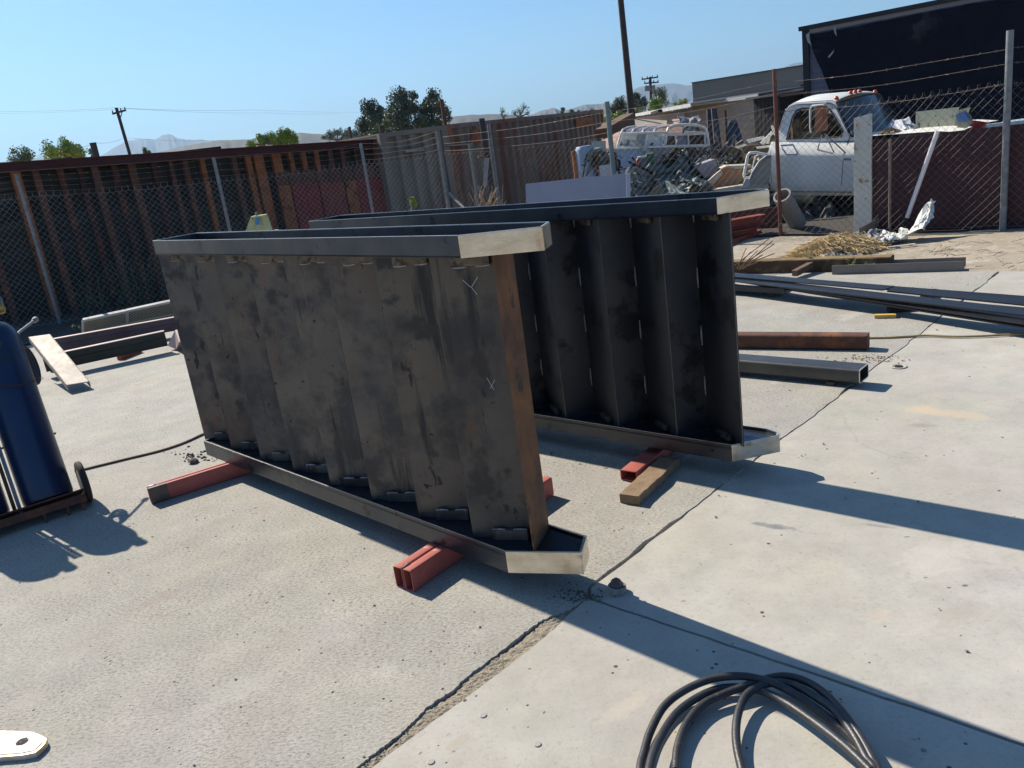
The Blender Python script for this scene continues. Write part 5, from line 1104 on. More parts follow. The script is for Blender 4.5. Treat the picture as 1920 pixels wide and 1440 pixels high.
obj('air_filter', MB().lathe(YP(1199, 303, .85), YP.n, [(.05, 0), (.06, .02), (.05, .05)], 12), M('dull_red', (.3, .07, .05), rough=.6), t)
ar = MB(); vs = []; fs = []
for i in range(15):
    a_ = math.pi * i / 14; q = (1268 - 30 * math.cos(a_), 318 - 33 * math.sin(a_)); vs += [YP(*q, .9), YP(*q, 1.6)]
for i in range(14): fs.append((2 * i, 2 * i + 2, 2 * i + 3, 2 * i + 1))
o = tag(obj('black_mudguard', ar.add(vs, fs), m_black, smooth=True), 'black arched mudguard in the middle of the scrap heap', 'mudguard'); sm = o.modifiers.new('thickness', 'SOLIDIFY'); sm.thickness = .02
yb('dark_plank', [(1362, 276), (1449, 269), (1449, 284), (1405, 288), (1362, 287)], 1.5, .12, M('dark_brown_plank', (.10, .075, .055), (.06, .045, .035), 6, .9), 'long dark plank lying across the top of the scrap left of the truck cab', 'plank')
for k, pts in enumerate([[(1378, 276), (1398, 270), (1402, 272), (1384, 279)], [(1400, 262), (1432, 255), (1436, 260), (1404, 268)], [(1425, 268), (1447, 246), (1450, 250), (1432, 272)], [(1446, 236), (1450, 235), (1456, 252), (1452, 254)], [(1418, 275), (1446, 272), (1446, 276), (1420, 279)]]):
    yb('white_lath', pts, 1.3 - .1 * k, .03, m_white, ['short white slat lying on the left half of the dark plank', 'broad white slat above the middle of the dark plank', 'white slat leaning on the rear of the truck cab', 'upright white slat tip behind the rust red post', 'thin white slat lying along the dark plank beside the cab'][k], 'slat')
yb('yellow_plank_base', [(1336, 356), (1398, 346), (1440, 346), (1444, 352), (1345, 362)], .0, .2, m_ortop, 'dusty flat board under the orange fibreglass piece', 'board')
# engine on a stand, blue barrel, rust cylinder
t = thing('engine_stand', YP(1125, 330, .2), 'old car engine with hoses on a blue stand behind the pale blue sheet', 'engine')
m_eng = M('oily_engine', (.06, .055, .05), (.16, .11, .08), 18, .6, .4, .5, 40)
def ep(u, v, o=.2): return AT(u, v, 12.7 + o)
obj('engine_block', MB().box(ep(1134, 300), .36, .35, .26, (1, -.1, -.15)), m_eng, t, bevel=.03)
obj('engine_block', MB().box(ep(1112, 292), .26, .3, .20, (1, 0, .1)), M('teal_engine', (.10, .17, .17), (.20, .17, .13), 14, .6), t, bevel=.03)
er = random.Random(3)
for i in range(26):
    p = ep(er.uniform(1098, 1162), er.uniform(286, 318), er.uniform(-.1, .1)); d_ = Vector((er.uniform(-1, 1), er.uniform(-.5, .2), er.uniform(-1, 1))).normalized() * er.uniform(.04, .12)
    obj('engine_pipe', MB().tube([p, p + d_, p + d_ + Vector((er.uniform(-.05, .05), 0, er.uniform(-.08, .05)))], er.uniform(.007, .018), 6), [m_eng, m_black, m_rustor, m_galv][i % 4], t, smooth=True)
for q in ([(1092, 334), (1100, 288)], [(1098, 330), (1116, 296)], [(1110, 292), (1122, 318), (1118, 330)], [(1146, 325), (1147, 300)], [(1160, 322), (1161, 300), (1146, 297)], [(1160, 340), (1161, 300)]):
    obj('stand_leg', MB().tube([ep(*k, .0) for k in q], .012, 6), m_black, t)
tag(obj('blue_barrel', MB().lathe(AT(1104, 345, 12.9), (-.03, 0, 1), [(.14, 0), (.15, .1), (.15, .50), (.11, .56)], 20), M('light_blue_plastic', (.28, .36, .48), rough=.5), smooth=True), 'light blue barrel behind the old engine', 'barrel')
tag(obj('white_crate', MB().box(AT(1136, 326, 12.8), .22, .3, .28), M('pale_grey_crate', (.42, .46, .52), rough=.7), bevel=.01), 'pale grey crate under the old engine', 'crate')
tag(obj('rust_cylinder', MB().lathe(AT(1083, 340, 12.9), (0, 0, 1), [(.045, 0), (.045, .42), (.05, .42), (.05, .45)], 16), m_rustor, smooth=True), 'rusty pipe cylinder standing left of the old engine', 'pipe')
tag(obj('translucent_sheet', MB().prism([AT(1109, 264, 13.3), AT(1136, 264, 13.3), AT(1136, 291, 13.3), AT(1111, 285, 13.3)], (0, .01, 0)), M('cloudy_plastic', (.35, .42, .42), (.28, .34, .33), 3, .5, alpha=.85)), 'cloudy bluish plastic sheet standing above the old engine', 'sheet')
# blue pickup bed with camper shell
BP = Pl(AT(1138, 280, 14.6).x, 14.6, 96.0)
t = thing('pickup_bed', BP(1200, 330), 'light blue pickup bed side under the camper shell', 'truck bed')
obj('bed_side', MB().prism([BP(*q) for q in [(1139, 281), (1218, 277), (1218, 345), (1139, 345)]], BP.n * .06), M('light_blue_paint', (.30, .42, .58), (.26, .37, .52), 4, .5), t)
obj('bed_side', MB().prism([BP(*q) for q in [(1218.5, 277), (1266, 275), (1264, 284), (1240, 290), (1232, 345), (1218.5, 345)]], BP.n * .06), M('grey_faded_paint', (.40, .38, .38), rough=.6), t)
obj('bed_rail', MB().bar(BP(1137, 279, -.02), BP(1268, 274, -.02), .08, .03), m_white, t)
obj('bed_side', MB().prism([BP(*q, 1.6) for q in [(1139, 281), (1266, 275), (1266, 345), (1139, 345)]], BP.n * .06), m_white, t)
t = thing('camper_shell', BP(1245, 276, .1), 'white framed camper shell with windows and ribbed roof standing on the blue bed', 'camper shell')
S1 = Pl(BP(1246, 275, .05).x, BP(1246, 275, .05).y, 101.0); S2 = Pl(BP(1246, 275, .05).x, BP(1246, 275, .05).y, 88.0)
m_frame = M('white_frame_paint', (.72, .70, .66), (.60, .57, .52), 7, .5)
def fr_t(pl, pts, r=.022): return obj('frame_rail', MB().tube([pl(*q) for q in pts], r, 8), m_frame, t, smooth=True)
fr_t(S1, [(1157, 277), (1246, 275)], .028); fr_t(S1, [(1165, 251), (1248, 248)]); fr_t(S1, [(1157, 277), (1165, 250)])
for (a_, b_) in ((1190, 1194), (1209, 1214), (1240, 1246)): fr_t(S1, [(a_, 276), (b_, 249)], .012)
for k, u in enumerate((1164, 1184, 1203, 1224)):
    obj('roof_rib', MB().tube([S1(u, 251), S1(u + 4, 243, .12), S1(u + 12, 239, .30), S1(u + 26, 237, .9), S1(u + 34, 240, 1.3)], .018, 7), m_frame, t, smooth=True)
vs = []; fs = []
prof = [(0, 250.5, 0), (4, 244, .12), (12, 240, .3), (26, 238, .9), (34, 241, 1.3)]
for (du, v, o_) in prof: vs += [S1(1165 + du, v, o_), S1(1230 + du, v - 2, o_)]
for i in range(4): fs.append((2 * i, 2 * i + 1, 2 * i + 3, 2 * i + 2))
obj('roof_skin', MB().add(vs, fs), M('smoky_roof', (.13, .12, .13), (.22, .20, .21), 4, .4), t, smooth=True)
m_win = M('sooty_white_pane', (.70, .69, .64), (.08, .08, .075), 3.2, .35, lo=.48, hi=.62)
m_win2 = M('grey_pane', (.38, .39, .40), (.30, .31, .32), 5, .3)
for (a0, a1, b0, b1, m_) in ((1161, 1189, 1168, 1193, m_win), (1191, 1208, 1195, 1212, m_win2), (1211, 1239, 1216, 1244, m_win)):
    obj('window_pane', MB().prism([S1(a0, 274, .03), S1(a1, 273, .03), S1(b1, 251, .03), S1(b0, 252, .03)], S1.n * .01), m_, t)
fr_t(S2, [(1246, 275), (1328, 273)], .028); fr_t(S2, [(1248, 253), (1326, 250)], .024); fr_t(S2, [(1246, 275), (1250, 250), (1254, 240), (1263, 235), (1285, 234), (1308, 235), (1322, 240), (1326, 250), (1329, 273)], .026)
for u in (1267, 1291, 1322): fr_t(S2, [(u, 274), (u - 1, 251)], .014)
m_dkwin = M('dark_pane', (.03, .03, .032), rough=.15)
for (a_, b_, m_) in ((1249, 1266, m_dkwin), (1270, 1290, M('bluish_pane', (.20, .25, .30), rough=.3)), (1293, 1321, m_dkwin)):
    obj('window_pane', MB().prism([S2(a_, 273, .03), S2(b_, 272.5, .03), S2(b_, 252, .03), S2(a_, 253, .03)], S2.n * .01), m_, t)
vs = []; fs = []
arc_ = [(1250, 250), (1254, 241), (1263, 236), (1285, 235), (1308, 236), (1322, 241), (1326, 250)]
for q in arc_: vs += [S2(*q, .02), S2(*q, 1.5)]
for i in range(6): fs.append((2 * i, 2 * i + 2, 2 * i + 3, 2 * i + 1))
obj('roof_skin', MB().add(vs, fs), M('smoky_roof_end', (.14, .14, .15), rough=.5), t, smooth=True)
cloth('rolled_tarp', lambda a_, b_: S2(1273 + 42 * a_, 237 - 6 * a_ + 3 * math.sin(a_ * 6), .1 + .5 * b_) + UP * (.16 * math.sin(math.pi * b_) * (1 - .6 * a_)), 18, 10, .03, M('grey_striped_tarp', (.12, .12, .13), (.28, .27, .27), 18, .8, stretch=(.3, .3, 3)), 'grey rolled tarp lying on the right end of the camper shell roof', 'tarp', 4)
cloth('green_bag', lambda a_, b_: S2(1281 + 30 * a_, 247, -.05 + .3 * b_) + UP * (.10 * math.sin(math.pi * a_) * math.sin(math.pi * b_)), 12, 8, .03, M('grey_green_bag', (.16, .20, .20), (.28, .31, .30), 12, .8), 'grey green bag caught on the camper shell rail under the rolled tarp', 'bag', 6)

# ------------------------------------------------------------------ tan trailer and sheds
def lap(plane, s0, s1, z0, z1, n, mat, parent, off=0, nm='siding_board', joined=False):
    h_ = (z1 - z0) / n; big = MB()
    for i in range(n):
        mb = big if joined else MB()
        a_, b_ = z0 + i * h_, z0 + (i + 1) * h_ - .003
        mb.prism([plane.sz(s0, a_, off - .022), plane.sz(s0, b_, off - .004), plane.sz(s0, b_, off + .01), plane.sz(s0, a_, off + .01)], plane.d * (s1 - s0))
        if not joined: obj(nm, mb, mat, parent)
    if joined: stuff(obj(nm, big, mat, parent))
m_tansid = M('tan_siding', (.50, .39, .30), (.43, .33, .26), 3, .8)
m_pinksid = M('pink_brown_siding', (.40, .28, .235), (.33, .23, .195), 3, .8)
ta = AT(1296, 197, 26); tb = AT(1419, 186, 24); azt = math.degrees(math.atan2(tb.x - ta.x, tb.y - ta.y)); TR = Pl(ta.x, ta.y, azt)
tl = (tb - ta).xy.length
tr = thing('tan_trailer', TR.sz(tl / 2, -.3, 1.2), 'tan trailer house with white eaves and lapped siding behind the camper shell', 'trailer')
lap(TR, 0, tl, -.3, 1.78, 11, m_tansid, tr)
obj('wall_core', MB().box(TR.sz(tl / 2, .75, 1.3), tl - .02, 2.5, 2.1, TR.d), m_tansid, tr)
obj('corner_trim', MB().box(TR.sz(tl + .02, .75, .0), .05, .06, 2.1, TR.d), m_white, tr); obj('corner_trim', MB().box(TR.sz(-.02, .75, -.0), .16, .07, 2.12, TR.d), M('grey_white_trim', (.42, .46, .52), rough=.6), tr)
ra, rb_ = TR.sz(-.3, 1.84, -.12), TR.sz(tl + .15, 1.84, -.12)
obj('roof', MB().prism([ra + UP * .02, rb_ + UP * .02, TR.sz(tl + .15, 1.885, 2.6), TR.sz(-.3, 1.885, 2.6)], UP * .05), M('grey_roof', (.30, .30, .31), rough=.7), tr)
obj('eave', MB().bar(ra, rb_, .04, .09), m_white, tr)
P3 = Pl(AT(1183, 217, 33).x, AT(1183, 217, 33).y, math.degrees(math.atan2(ta.x - .2 - AT(1183, 217, 33).x, ta.y - AT(1183, 217, 33).y)))
l3 = (Vector((ta.x - .25, ta.y, 0)) - P3.o).length
t2 = thing('tan_annex', P3.sz(l3 / 2, -.3, 1), 'pinkish lower annex with sloping white roof edge left of the tan trailer', 'building')
zt1 = P3(1184, 222).z; zt2 = P3(1292, 203).z
for i in range(9):
    z_ = -.3 + i * .25
    if z_ < min(zt1, zt2) - .05: obj('siding_board', MB().prism([P3.sz(0, z_, -.02), P3.sz(0, min(z_ + .245, zt1), 0), P3.sz(l3, min(z_ + .245, zt2), 0), P3.sz(l3, z_, -.02)], P3.n * .02), m_pinksid, t2)
obj('wall_core', MB().prism([P3.sz(0, -.3, .03), P3.sz(l3, -.3, .03), P3.sz(l3, zt2, .03), P3.sz(0, zt1, .03)], P3.n * 2.5), m_pinksid, t2)
ea, eb = P3(1173, 219, -.2), P3(1296, 197, -.2)
obj('roof', MB().prism([ea, eb, eb + P3.n * 3 + UP * .02, ea + P3.n * 3 + UP * .02], UP * .05), M('dusty_grey_roof', (.33, .32, .30), rough=.8), t2)
obj('eave', MB().bar(ea, eb, .04, .10), M('off_white_eave', (.55, .54, .52), rough=.6), t2)
obj('vent_hood', MB().bar(P3(1224, 212, -.28), P3(1238, 207.5, -.28), .14, .08), m_black, t2)
obj('corner_post', MB().bar(P3(1177, 219, -.1), Vector((P3(1177, 219, -.1).x, P3(1177, 219, -.1).y, -.5)), .09, .09, Vector((1, 0, 0))), m_white, t2)
# dark shed right of the trailer
SH = Pl(AT(1414, 200, 22.5).x, 22.5, azt)
s1_ = (SH(1463, 200) - SH.o).dot(SH.d)
t = thing('dark_shed', SH.sz(s1_ / 2, -.3, 1), 'dark weathered shed between the tan trailer and the rust red post', 'shed')
nb = 7
for i in range(nb): obj('wall_plank', MB().box(SH.sz(s1_ * (i + .5) / nb, .72, 0), s1_ / nb - .015, .04, 2.1, SH.d), M('dark_plank_%d' % i, (.035 + .008 * (i % 3), .035 + .007 * (i % 3), .04 + .006 * (i % 2)), rough=.9), t)
obj('shed_body', MB().box(SH.sz(s1_ / 2, .70, 1.0), s1_, 1.9, 2.05, SH.d), m_black, t); obj('shed_roof', MB().box(SH.sz(s1_ / 2, 1.80, .9), s1_ + .2, 2.2, .05, SH.d), M('shed_roof', (.12, .11, .12), rough=.8), t)
def lean_board(pts, d, mat, lb): return tag(obj('leaning_board', MB().prism([AT(u, v, d + (0 if v > 240 else .5)) for u, v in pts], (0, .06, 0)), mat), lb, 'board')
m_db = M('dark_leaning', (.045, .04, .045), (.09, .08, .085), 8, .85)
lean_board([(1326, 205), (1344, 203), (1354, 280), (1328, 280)], 20.0, m_db, 'tall dark boards leaning on the tan trailer, the left of two dark stacks')
lean_board([(1334, 203), (1342, 203), (1350, 270), (1340, 270)], 19.9, M('dark_leaning2', (.09, .075, .08), rough=.8), 'narrow brownish board in front of the tall dark boards on the tan trailer')
lean_board([(1368, 226), (1380, 223), (1397, 275), (1360, 275)], 19.8, M('dark_blue_leaning', (.05, .06, .085), (.03, .035, .05), 6, .8), 'low dark bluish stack with pointed top leaning on the tan trailer')
t_p = AT(1360, 207, 19.5); tag(obj('dark_stake', MB().tube([Vector((t_p.x, t_p.y, -.3)), t_p], .025, 8), m_black, smooth=True), 'thin dark stake standing before the tan trailer between the two dark stacks', 'stake')
t_p = AT(1162, 236, 19); tag(obj('earth_bank', MB().add([AT(1128, 232, 22), AT(1190, 222, 24), AT(1250, 226, 24), AT(1250, 250, 19), AT(1128, 290, 18)], [(0, 1, 2, 3, 4)]), m_dirt), 'bare earth bank between the rusty container and the camper shell', 'bank')
c = AT(1210, 236, 18.5); mb = MB(); K = 12
mb.lathe(Vector((c.x, c.y, 1.2)), UP, [(1.25, 0), (1.2, .05), (.6, .28), (.05, .36)], 18)
tag(obj('pink_canopy', mb, M('pink_clay_cover', (.34, .21, .16), (.28, .17, .13), 3, .8)), 'salmon pink domed cover behind the camper shell', 'cover')
dB = MB().bar(AT(1130, 262, 20), AT(1180, 232, 22), .3, .5); tag(obj('brown_timber_pile', dB, M('brown_pile', (.10, .055, .035), (.16, .09, .05), 5, .9)), 'brown timber pile sloping beside the end of the rusty container', 'timber')
# grey building and dark tarp covered building
g1, g2 = AT(1298, 164, 110), AT(1514, 131, 101); azg = math.degrees(math.atan2(g2.x - g1.x, g2.y - g1.y)); GB = Pl(g1.x, g1.y, azg); gl = (g2 - g1).xy.length
zg = 4.75
t = thing('grey_building', GB.sz(gl / 2, -1, 10), 'long flat roofed grey building with tan base band under the far mountains', 'building')
obj('wall', MB().box(GB.sz(gl / 2 + 4, zg / 2 - .3, 10), gl + 8, 20, zg + .6, GB.d), M('grey_stucco', (.20, .19, .185), (.18, .172, .168), .3, .9), t)
obj('base_band', MB().box(GB.sz(gl / 2 + 4, .95, -.08), gl + 8, .12, 3.2, GB.d), M('tan_stucco', (.42, .33, .26), rough=.9), t)
obj('parapet_cap', MB().box(GB.sz(gl / 2 + 4, zg + .05, -.05), gl + 8, .3, .12, GB.d), M('dark_coping', (.08, .08, .085), rough=.7), t)
obj('dark_base', MB().box(GB.sz(gl / 2 + 4, -.25, -.2), gl + 8, .12, 2.6, GB.d), M('dark_red_base', (.12, .05, .04), rough=.8), t)
bp_ = GB(1505, 162, -.15); obj('wall_lamp', MB().box(bp_, .4, .2, .4, GB.d), m_black, t)
B1, B2 = AT(1509, 55, 22), AT(1925, -24, 18.5); azb = math.degrees(math.atan2(B2.x - B1.x, B2.y - B1.y)); DB = Pl(B1.x, B1.y, azb); bl_ = (B2 - B1).xy.length
zb_ = lambda s: B1.z + (B2.z - B1.z) * s / bl_
t = thing('dark_building', DB.sz(bl_ / 2, -.3, 3), 'tall dark lap sided building almost covered by a black shade tarp', 'building')
lap(DB, .0, bl_ + 3, -.3, B1.z, 30, M('slate_blue_siding', (.12, .135, .18), (.10, .115, .155), 2, .7), t, joined=True)
obj('wall_core', MB().box(DB.sz(bl_ / 2 + 1.5, B1.z / 2 - .15, 3.03), bl_ + 3, 6, B1.z + .28, DB.d), M('navy_wall', (.02, .025, .04), rough=.8), t)
obj('corner_board', MB().box(DB.sz(.04, B1.z / 2 - .15, -.05), .16, .06, B1.z + .3, DB.d), M('black_corner', (.015, .017, .025), rough=.7), t)
obj('roof_edge', MB().bar(DB.sz(-.1, B1.z + .02, -.08), DB.sz(bl_ + 3, B1.z + .02, -.08), .12, .10), M('black_eave', (.012, .014, .022), rough=.7), t)
TL, BLc = DB(1517, 66, -.16), DB(1598, 275, -.10)
TRr, BRr = DB(1990, -20, -.16), DB(1990, 300, -.10)
TRr.z = TL.z + .0
m_shade = M('black_shade_cloth', (.006, .009, .020), (.004, .006, .014), 1.2, .85); m_shade.node_tree.nodes['Principled BSDF'].inputs['Specular IOR Level'].default_value = .15
o = cloth('shade_tarp', lambda a_, b_: TL.lerp(TRr, a_).lerp(BLc.lerp(BRr, a_), b_) + DB.n * (-.05 * math.sin(a_ * 14 + b_ * 5) * math.sin(math.pi * b_)), 40, 24, .018, m_shade, 'black shade tarp stretched over the dark building front, its slanting edge baring grey siding', 'tarp', 2, thick=.01)
for k, q in enumerate([[(1511, 66), (1517, 60), (1518, 74), (1521, 86), (1514, 78)], [(1563, 54), (1566, 52), (1569, 68), (1565, 62)], [(1552, 107), (1564, 93), (1562, 99), (1555, 108)]]):
    tag(obj('torn_cloth', MB().prism([DB(*p, -.24) for p in q], DB.n * .005), M('grey_tatter_%d' % k, (.35, .36, .38), rough=.9)), ['torn pale rag at the top left corner of the black tarp', 'small pale rag near the top edge of the black tarp', 'faint pale scrap stuck halfway up the left part of the black tarp'][k], 'rag')

# ------------------------------------------------------------------ poles
m_pole = M('creosote_pole', (.07, .05, .045), (.045, .035, .033), 6, .85)
pt_, pb_ = AT(1157, -70, 24), AT(1187, 240, 24); d_ = (pb_ - pt_).normalized()
t = thing('utility_pole', pb_, 'tall dark leaning pole rising out of the picture above the camper shell', 'pole')
obj('pole_shaft', MB().tube([pt_, pb_ + d_ * 2.0], [.075, .11], 14), m_pole, t, smooth=True)
def xpole(top, bot, d, r0, r1, label, arms, extra=None):
    a_, b_ = AT(*top, d), AT(*bot, d); dd_ = (b_ - a_).normalized(); t = thing('utility_pole', b_, label, 'pole', 'utility poles on the skyline')
    obj('pole_shaft', MB().tube([a_, b_ + dd_ * 6], [r0, r1], 10), m_pole, t, smooth=True)
    for (l, r, w) in arms:
        L_, R_ = AT(*l, d - .2), AT(*r, d - .2); ar_ = obj('cross_arm', MB().bar(L_, R_, w, w), m_pole, t)
        for k in (.04, .35, .65, .96): obj('insulator', MB().lathe(L_.lerp(R_, k) + UP * w * .5, UP, [(w * .22, 0), (w * .5, w * .4), (w * .3, w * .8), (w * .15, w * 1.5)], 8), m_black, ar_)
    return t
t = xpole((218, 202), (243, 288), 58, .10, .13, 'utility pole with one cross arm above the board wall at the left', [((211, 213.5), (236, 206.5), .11)])
obj('brace', MB().tube([AT(229, 209, 57.9), AT(226, 221, 57.9)], .035, 6), m_galv, t)
t = xpole((1219, 144), (1222, 215), 75, .11, .14, 'utility pole with two cross arms and transformers in front of the mountains', [((1203, 149), (1234, 144.5), .11), ((1208, 156.5), (1235, 154), .11)])
for k, u in enumerate((1212, 1217.5, 1226)): obj('transformer', MB().lathe(AT(u, 171 - k * .5, 74.5), UP, [(.12, 0), (.14, .04), (.14, .42), (.07, .48)], 12), M('transformer_grey_%d' % k, (.28, .29, .31), rough=.6), t, smooth=True)
def wire(pts, r, lb):
    P = [AT(u, v, d) for u, v, d in pts]; out = []
    for i in range(len(P) - 1):
        for k in range(12):
            q = k / 12; out.append(P[i].lerp(P[i + 1], q) - UP * (4 * q * (1 - q) * .12))
    out.append(P[-1]); return tag(obj('power_line', MB().tube(out, r, 4), M('line_grey', (.14, .15, .17), rough=.7)), lb, 'power line')
wire([(-60, 208, 70), (213, 202, 58), (480, 206, 90), (690, 210, 130)], .007, 'upper power line crossing the sky by the left utility pole')
wire([(-60, 212, 70), (236, 203.5, 58), (500, 211.5, 90), (640, 213, 130)], .007, 'lower power line crossing the sky just under the upper one')
wire([(60, 293, 40), (178, 268, 40), (232, 258, 58), (400, 263, 80)], .007, 'low cable running from the dark pipe post past the left utility pole')
for k, (u, v, w, d, vb, m_, lb) in enumerate([(174, 268, 11, 20, 300, m_pole, 'thick dark pipe post rising behind the board wall beside the bright green bush'), (655, 238, 5, 26, 268, m_pole, 'thin dark post rising behind the board wall before the pale gum trees'), (715, 236, 9, 22, 270, m_pole, 'thick dark post at the right end of the board wall under the gum trees'), (828, 187, 7, 22, 245, m_rust, 'rusty pipe rising behind the small grey container before the gum trees')]):
    a_ = AT(u, v, d); r = w / 2 / ppm(d); sl_ = .27 - .25 * (u / 1500)
    t = thing('pipe_post', (a_.x, a_.y, -.3), lb, 'post', 'posts rising behind the wall'); obj('post_body', MB().tube([Vector((a_.x, a_.y, -.3)), a_], r, 14), m_, t, smooth=True)
    obj('post_rim', MB().lathe(a_ - UP * .02, UP, [(r * 1.04, 0), (r * 1.04, .025), (r * .8, .025), (r * .78, .0)], 16), m_, t)

# ------------------------------------------------------------------ trees
def leafmat(name, a_, b_, c_):
    m = M(name, a_, b_, .8, .6, 0, 0, c3=c_, s3=.35, t3=(.45, .62)); bs_ = m.node_tree.nodes['Principled BSDF']
    bs_.inputs['Roughness'].default_value = .6
    return m
m_euc = leafmat('gum_leaves', (.085, .105, .055), (.06, .08, .045), (.13, .14, .07)); m_bright = leafmat('bright_leaves', (.22, .32, .05), (.15, .24, .04), (.34, .36, .07))
m_mid = leafmat('mid_leaves', (.13, .18, .065), (.09, .13, .05), (.18, .22, .09)); m_pale = leafmat('pale_leaves', (.15, .175, .11), (.11, .135, .085), (.20, .22, .15))
m_trunk = M('bark', (.20, .16, .12), (.12, .095, .07), 3, .9, 0, .4, 8)
def tree(name, blobs, d, trunk, mat, label, cat='tree', n=2600, ls=1.9, seed=0, group=None, depth=1.0, sparse=False):
    """blobs: sight (u,v,radius px) clumps of the crown at distance d; trunk: (u,v) of its foot"""
    rr = np.random.default_rng(seed + 100); k = d / FPX; n = int(n * (1.0 if sparse else 2.1)); ls *= 1.0; blobs = [(u, v, r * (1.32 if r > 7 and not sparse else 1.1)) for u, v, r in blobs]
    base = AT(trunk[0], trunk[1], d); t = thing(name, (base.x, base.y, base.z), label, cat, group)
    cs_ = []
    for (u, v, r) in blobs:
        c = np.array(AT(u, v, d)); c[1] += rr.normal() * r * k * .5 * depth; cs_.append((c, r * k))
    # uneven clumps inside each lobe
    cl = []
    for c, r in cs_:
        for _ in range(9 if not sparse else 5):
            v_ = rr.normal(size=3); v_ /= np.linalg.norm(v_); cl.append((c + v_ * r * rr.uniform(.15, .72) * np.array([1, depth, .95]), r * rr.uniform(.34, .62)))
    wts = np.array([r ** 2 for _, r in cl]); wts /= wts.sum(); idx = rr.choice(len(cl), size=n, p=wts)
    L = ls * k; vs = np.zeros((n * 4, 3)); 
    for q, i in enumerate(idx):
        c, r = cl[i]; v_ = rr.normal(size=3); v_ /= np.linalg.norm(v_); p = c + v_ * r * rr.random() ** .4
        a1 = rr.normal(size=3); a1 /= np.linalg.norm(a1); a2 = np.cross(a1, rr.normal(size=3)); a2 /= np.linalg.norm(a2); s = L * rr.uniform(.6, 1.4)
        vs[q * 4:q * 4 + 4] = [p - a1 * s, p - a2 * s * .55, p + a1 * s, p + a2 * s * .55]
    me = bpy.data.meshes.new('crown'); o0 = np.array(t['_o'])
    me.from_pydata([tuple(x) for x in vs - o0], [], [(4 * q, 4 * q + 1, 4 * q + 2, 4 * q + 3) for q in range(n)]); me.materials.append(mat)
    o = bpy.data.objects.new('crown', me); COL.objects.link(o); o.parent = t
    tm = MB(); bz = Vector(base); bz.z = min(base.z, 0) - .5; fork = base.lerp(Vector(cs_[0][0]), .35); w0 = max(.05, 3.0 * k)
    tm.tube([bz, Vector(base), fork], [w0, w0 * .85, w0 * .6], 8)
    for c, r in cs_:
        c = Vector(c); mid = fork.lerp(c, .5) + Vector((rr.normal(), rr.normal(), .3)) * r * .15
        tm.tube([fork, mid, c], [w0 * .55, w0 * .35, w0 * .12], 6)
        for _ in range(4):
            v_ = Vector(rr.normal(size=3)).normalized() * r * .7; tm.tube([mid, c + v_ * .4, c + v_], [w0 * .25, w0 * .14, w0 * .05], 5)
    obj('trunk', tm, m_trunk, t)
    return t
gt = 'gum trees rising behind the wall'
tree('gum_tree', [(693, 200, 14), (708, 222, 17), (688, 225, 14), (700, 246, 18), (712, 205, 8), (682, 240, 12), (698, 215, 13)], 85, (700, 262), m_euc, 'dark gum tree standing left of the big pair', seed=1, n=3400, group=gt)
tree('gum_tree', [(750, 182, 18), (765, 200, 20), (735, 200, 9), (755, 222, 24), (776, 180, 10), (740, 240, 22), (770, 245, 18), (735, 216, 12), (785, 226, 13), (726, 254, 12), (752, 205, 14)], 80, (757, 265), m_euc, 'biggest dark gum tree in the middle with several round clumps', seed=2, n=5200, group=gt)
tree('gum_tree', [(808, 180, 15), (815, 200, 22), (832, 214, 13), (800, 222, 16), (820, 230, 14), (800, 240, 14), (790, 208, 11), (806, 196, 12)], 82, (808, 255), m_euc, 'gum tree with sky gaps right of the biggest one, behind the rusty pipe', seed=3, n=3300, group=gt)
tree('shrub', [(712, 245, 11), (725, 232, 9), (700, 252, 8)], 70, (712, 262), m_mid, 'lighter green bush at the foot of the left gum tree', 'bush', seed=4, n=900)
tree('gum_tree', [(618, 252, 9), (632, 248, 8), (648, 252, 9), (665, 251, 9), (607, 256, 5), (680, 258, 8)], 190, (640, 270), m_pale, 'row of pale distant gum crowns left of the dark gum trees', seed=5, n=1500, ls=1.3)
tree('bush', [(535, 257, 16), (512, 262, 13), (550, 262, 10), (490, 266, 11), (528, 250, 10), (470, 270, 9), (502, 262, 10)], 42, (520, 280), m_bright, 'bright green pepper bush crowns behind the middle of the board wall', 'bush', seed=6, n=3000, ls=1.7)
tree('bush', [(120, 270, 13), (112, 284, 17), (138, 280, 15), (96, 290, 11), (154, 288, 13), (128, 290, 18)], 40, (125, 308), m_bright, 'bright yellow green bush behind the left part of the board wall', 'bush', seed=7, n=3000, ls=1.8)
tree('bush', [(38, 288, 13), (50, 295, 13), (22, 285, 8), (28, 300, 12), (42, 300, 14)], 40, (40, 312), m_mid, 'grey green bush with loose sprigs at the far left edge', 'bush', seed=8, n=1100, ls=1.5)
tree('bush', [(270, 284, 7), (278, 286, 5)], 60, (271, 295), m_mid, 'tiny bush tip peeping over the wall right of the left utility pole', 'bush', seed=9, n=300, ls=1.2)
tree('bush', [(172, 285, 8)], 60, (172, 296), m_mid, 'small twiggy green tuft beside the thick pipe post', 'bush', seed=10, n=200, ls=1.2)
tree('bare_tree', [(977, 208, 15), (985, 200, 9), (965, 213, 9), (990, 212, 8)], 60, (972, 228), m_pale, 'thin twiggy tree with sparse leaves above the long container, the right of a bare pair', seed=11, n=520, ls=1.1, sparse=True)
tree('bare_tree', [(942, 208, 9), (948, 214, 8)], 60, (945, 228), m_pale, 'thin twiggy tree above the long container, the left of a bare pair', seed=12, n=200, ls=1.0, sparse=True)
tree('distant_tree', [(1056, 206, 5), (1053, 211, 4)], 140, (1056, 218), m_euc, 'small dark distant tree above the right half of the long container', seed=13, n=260, ls=.9)
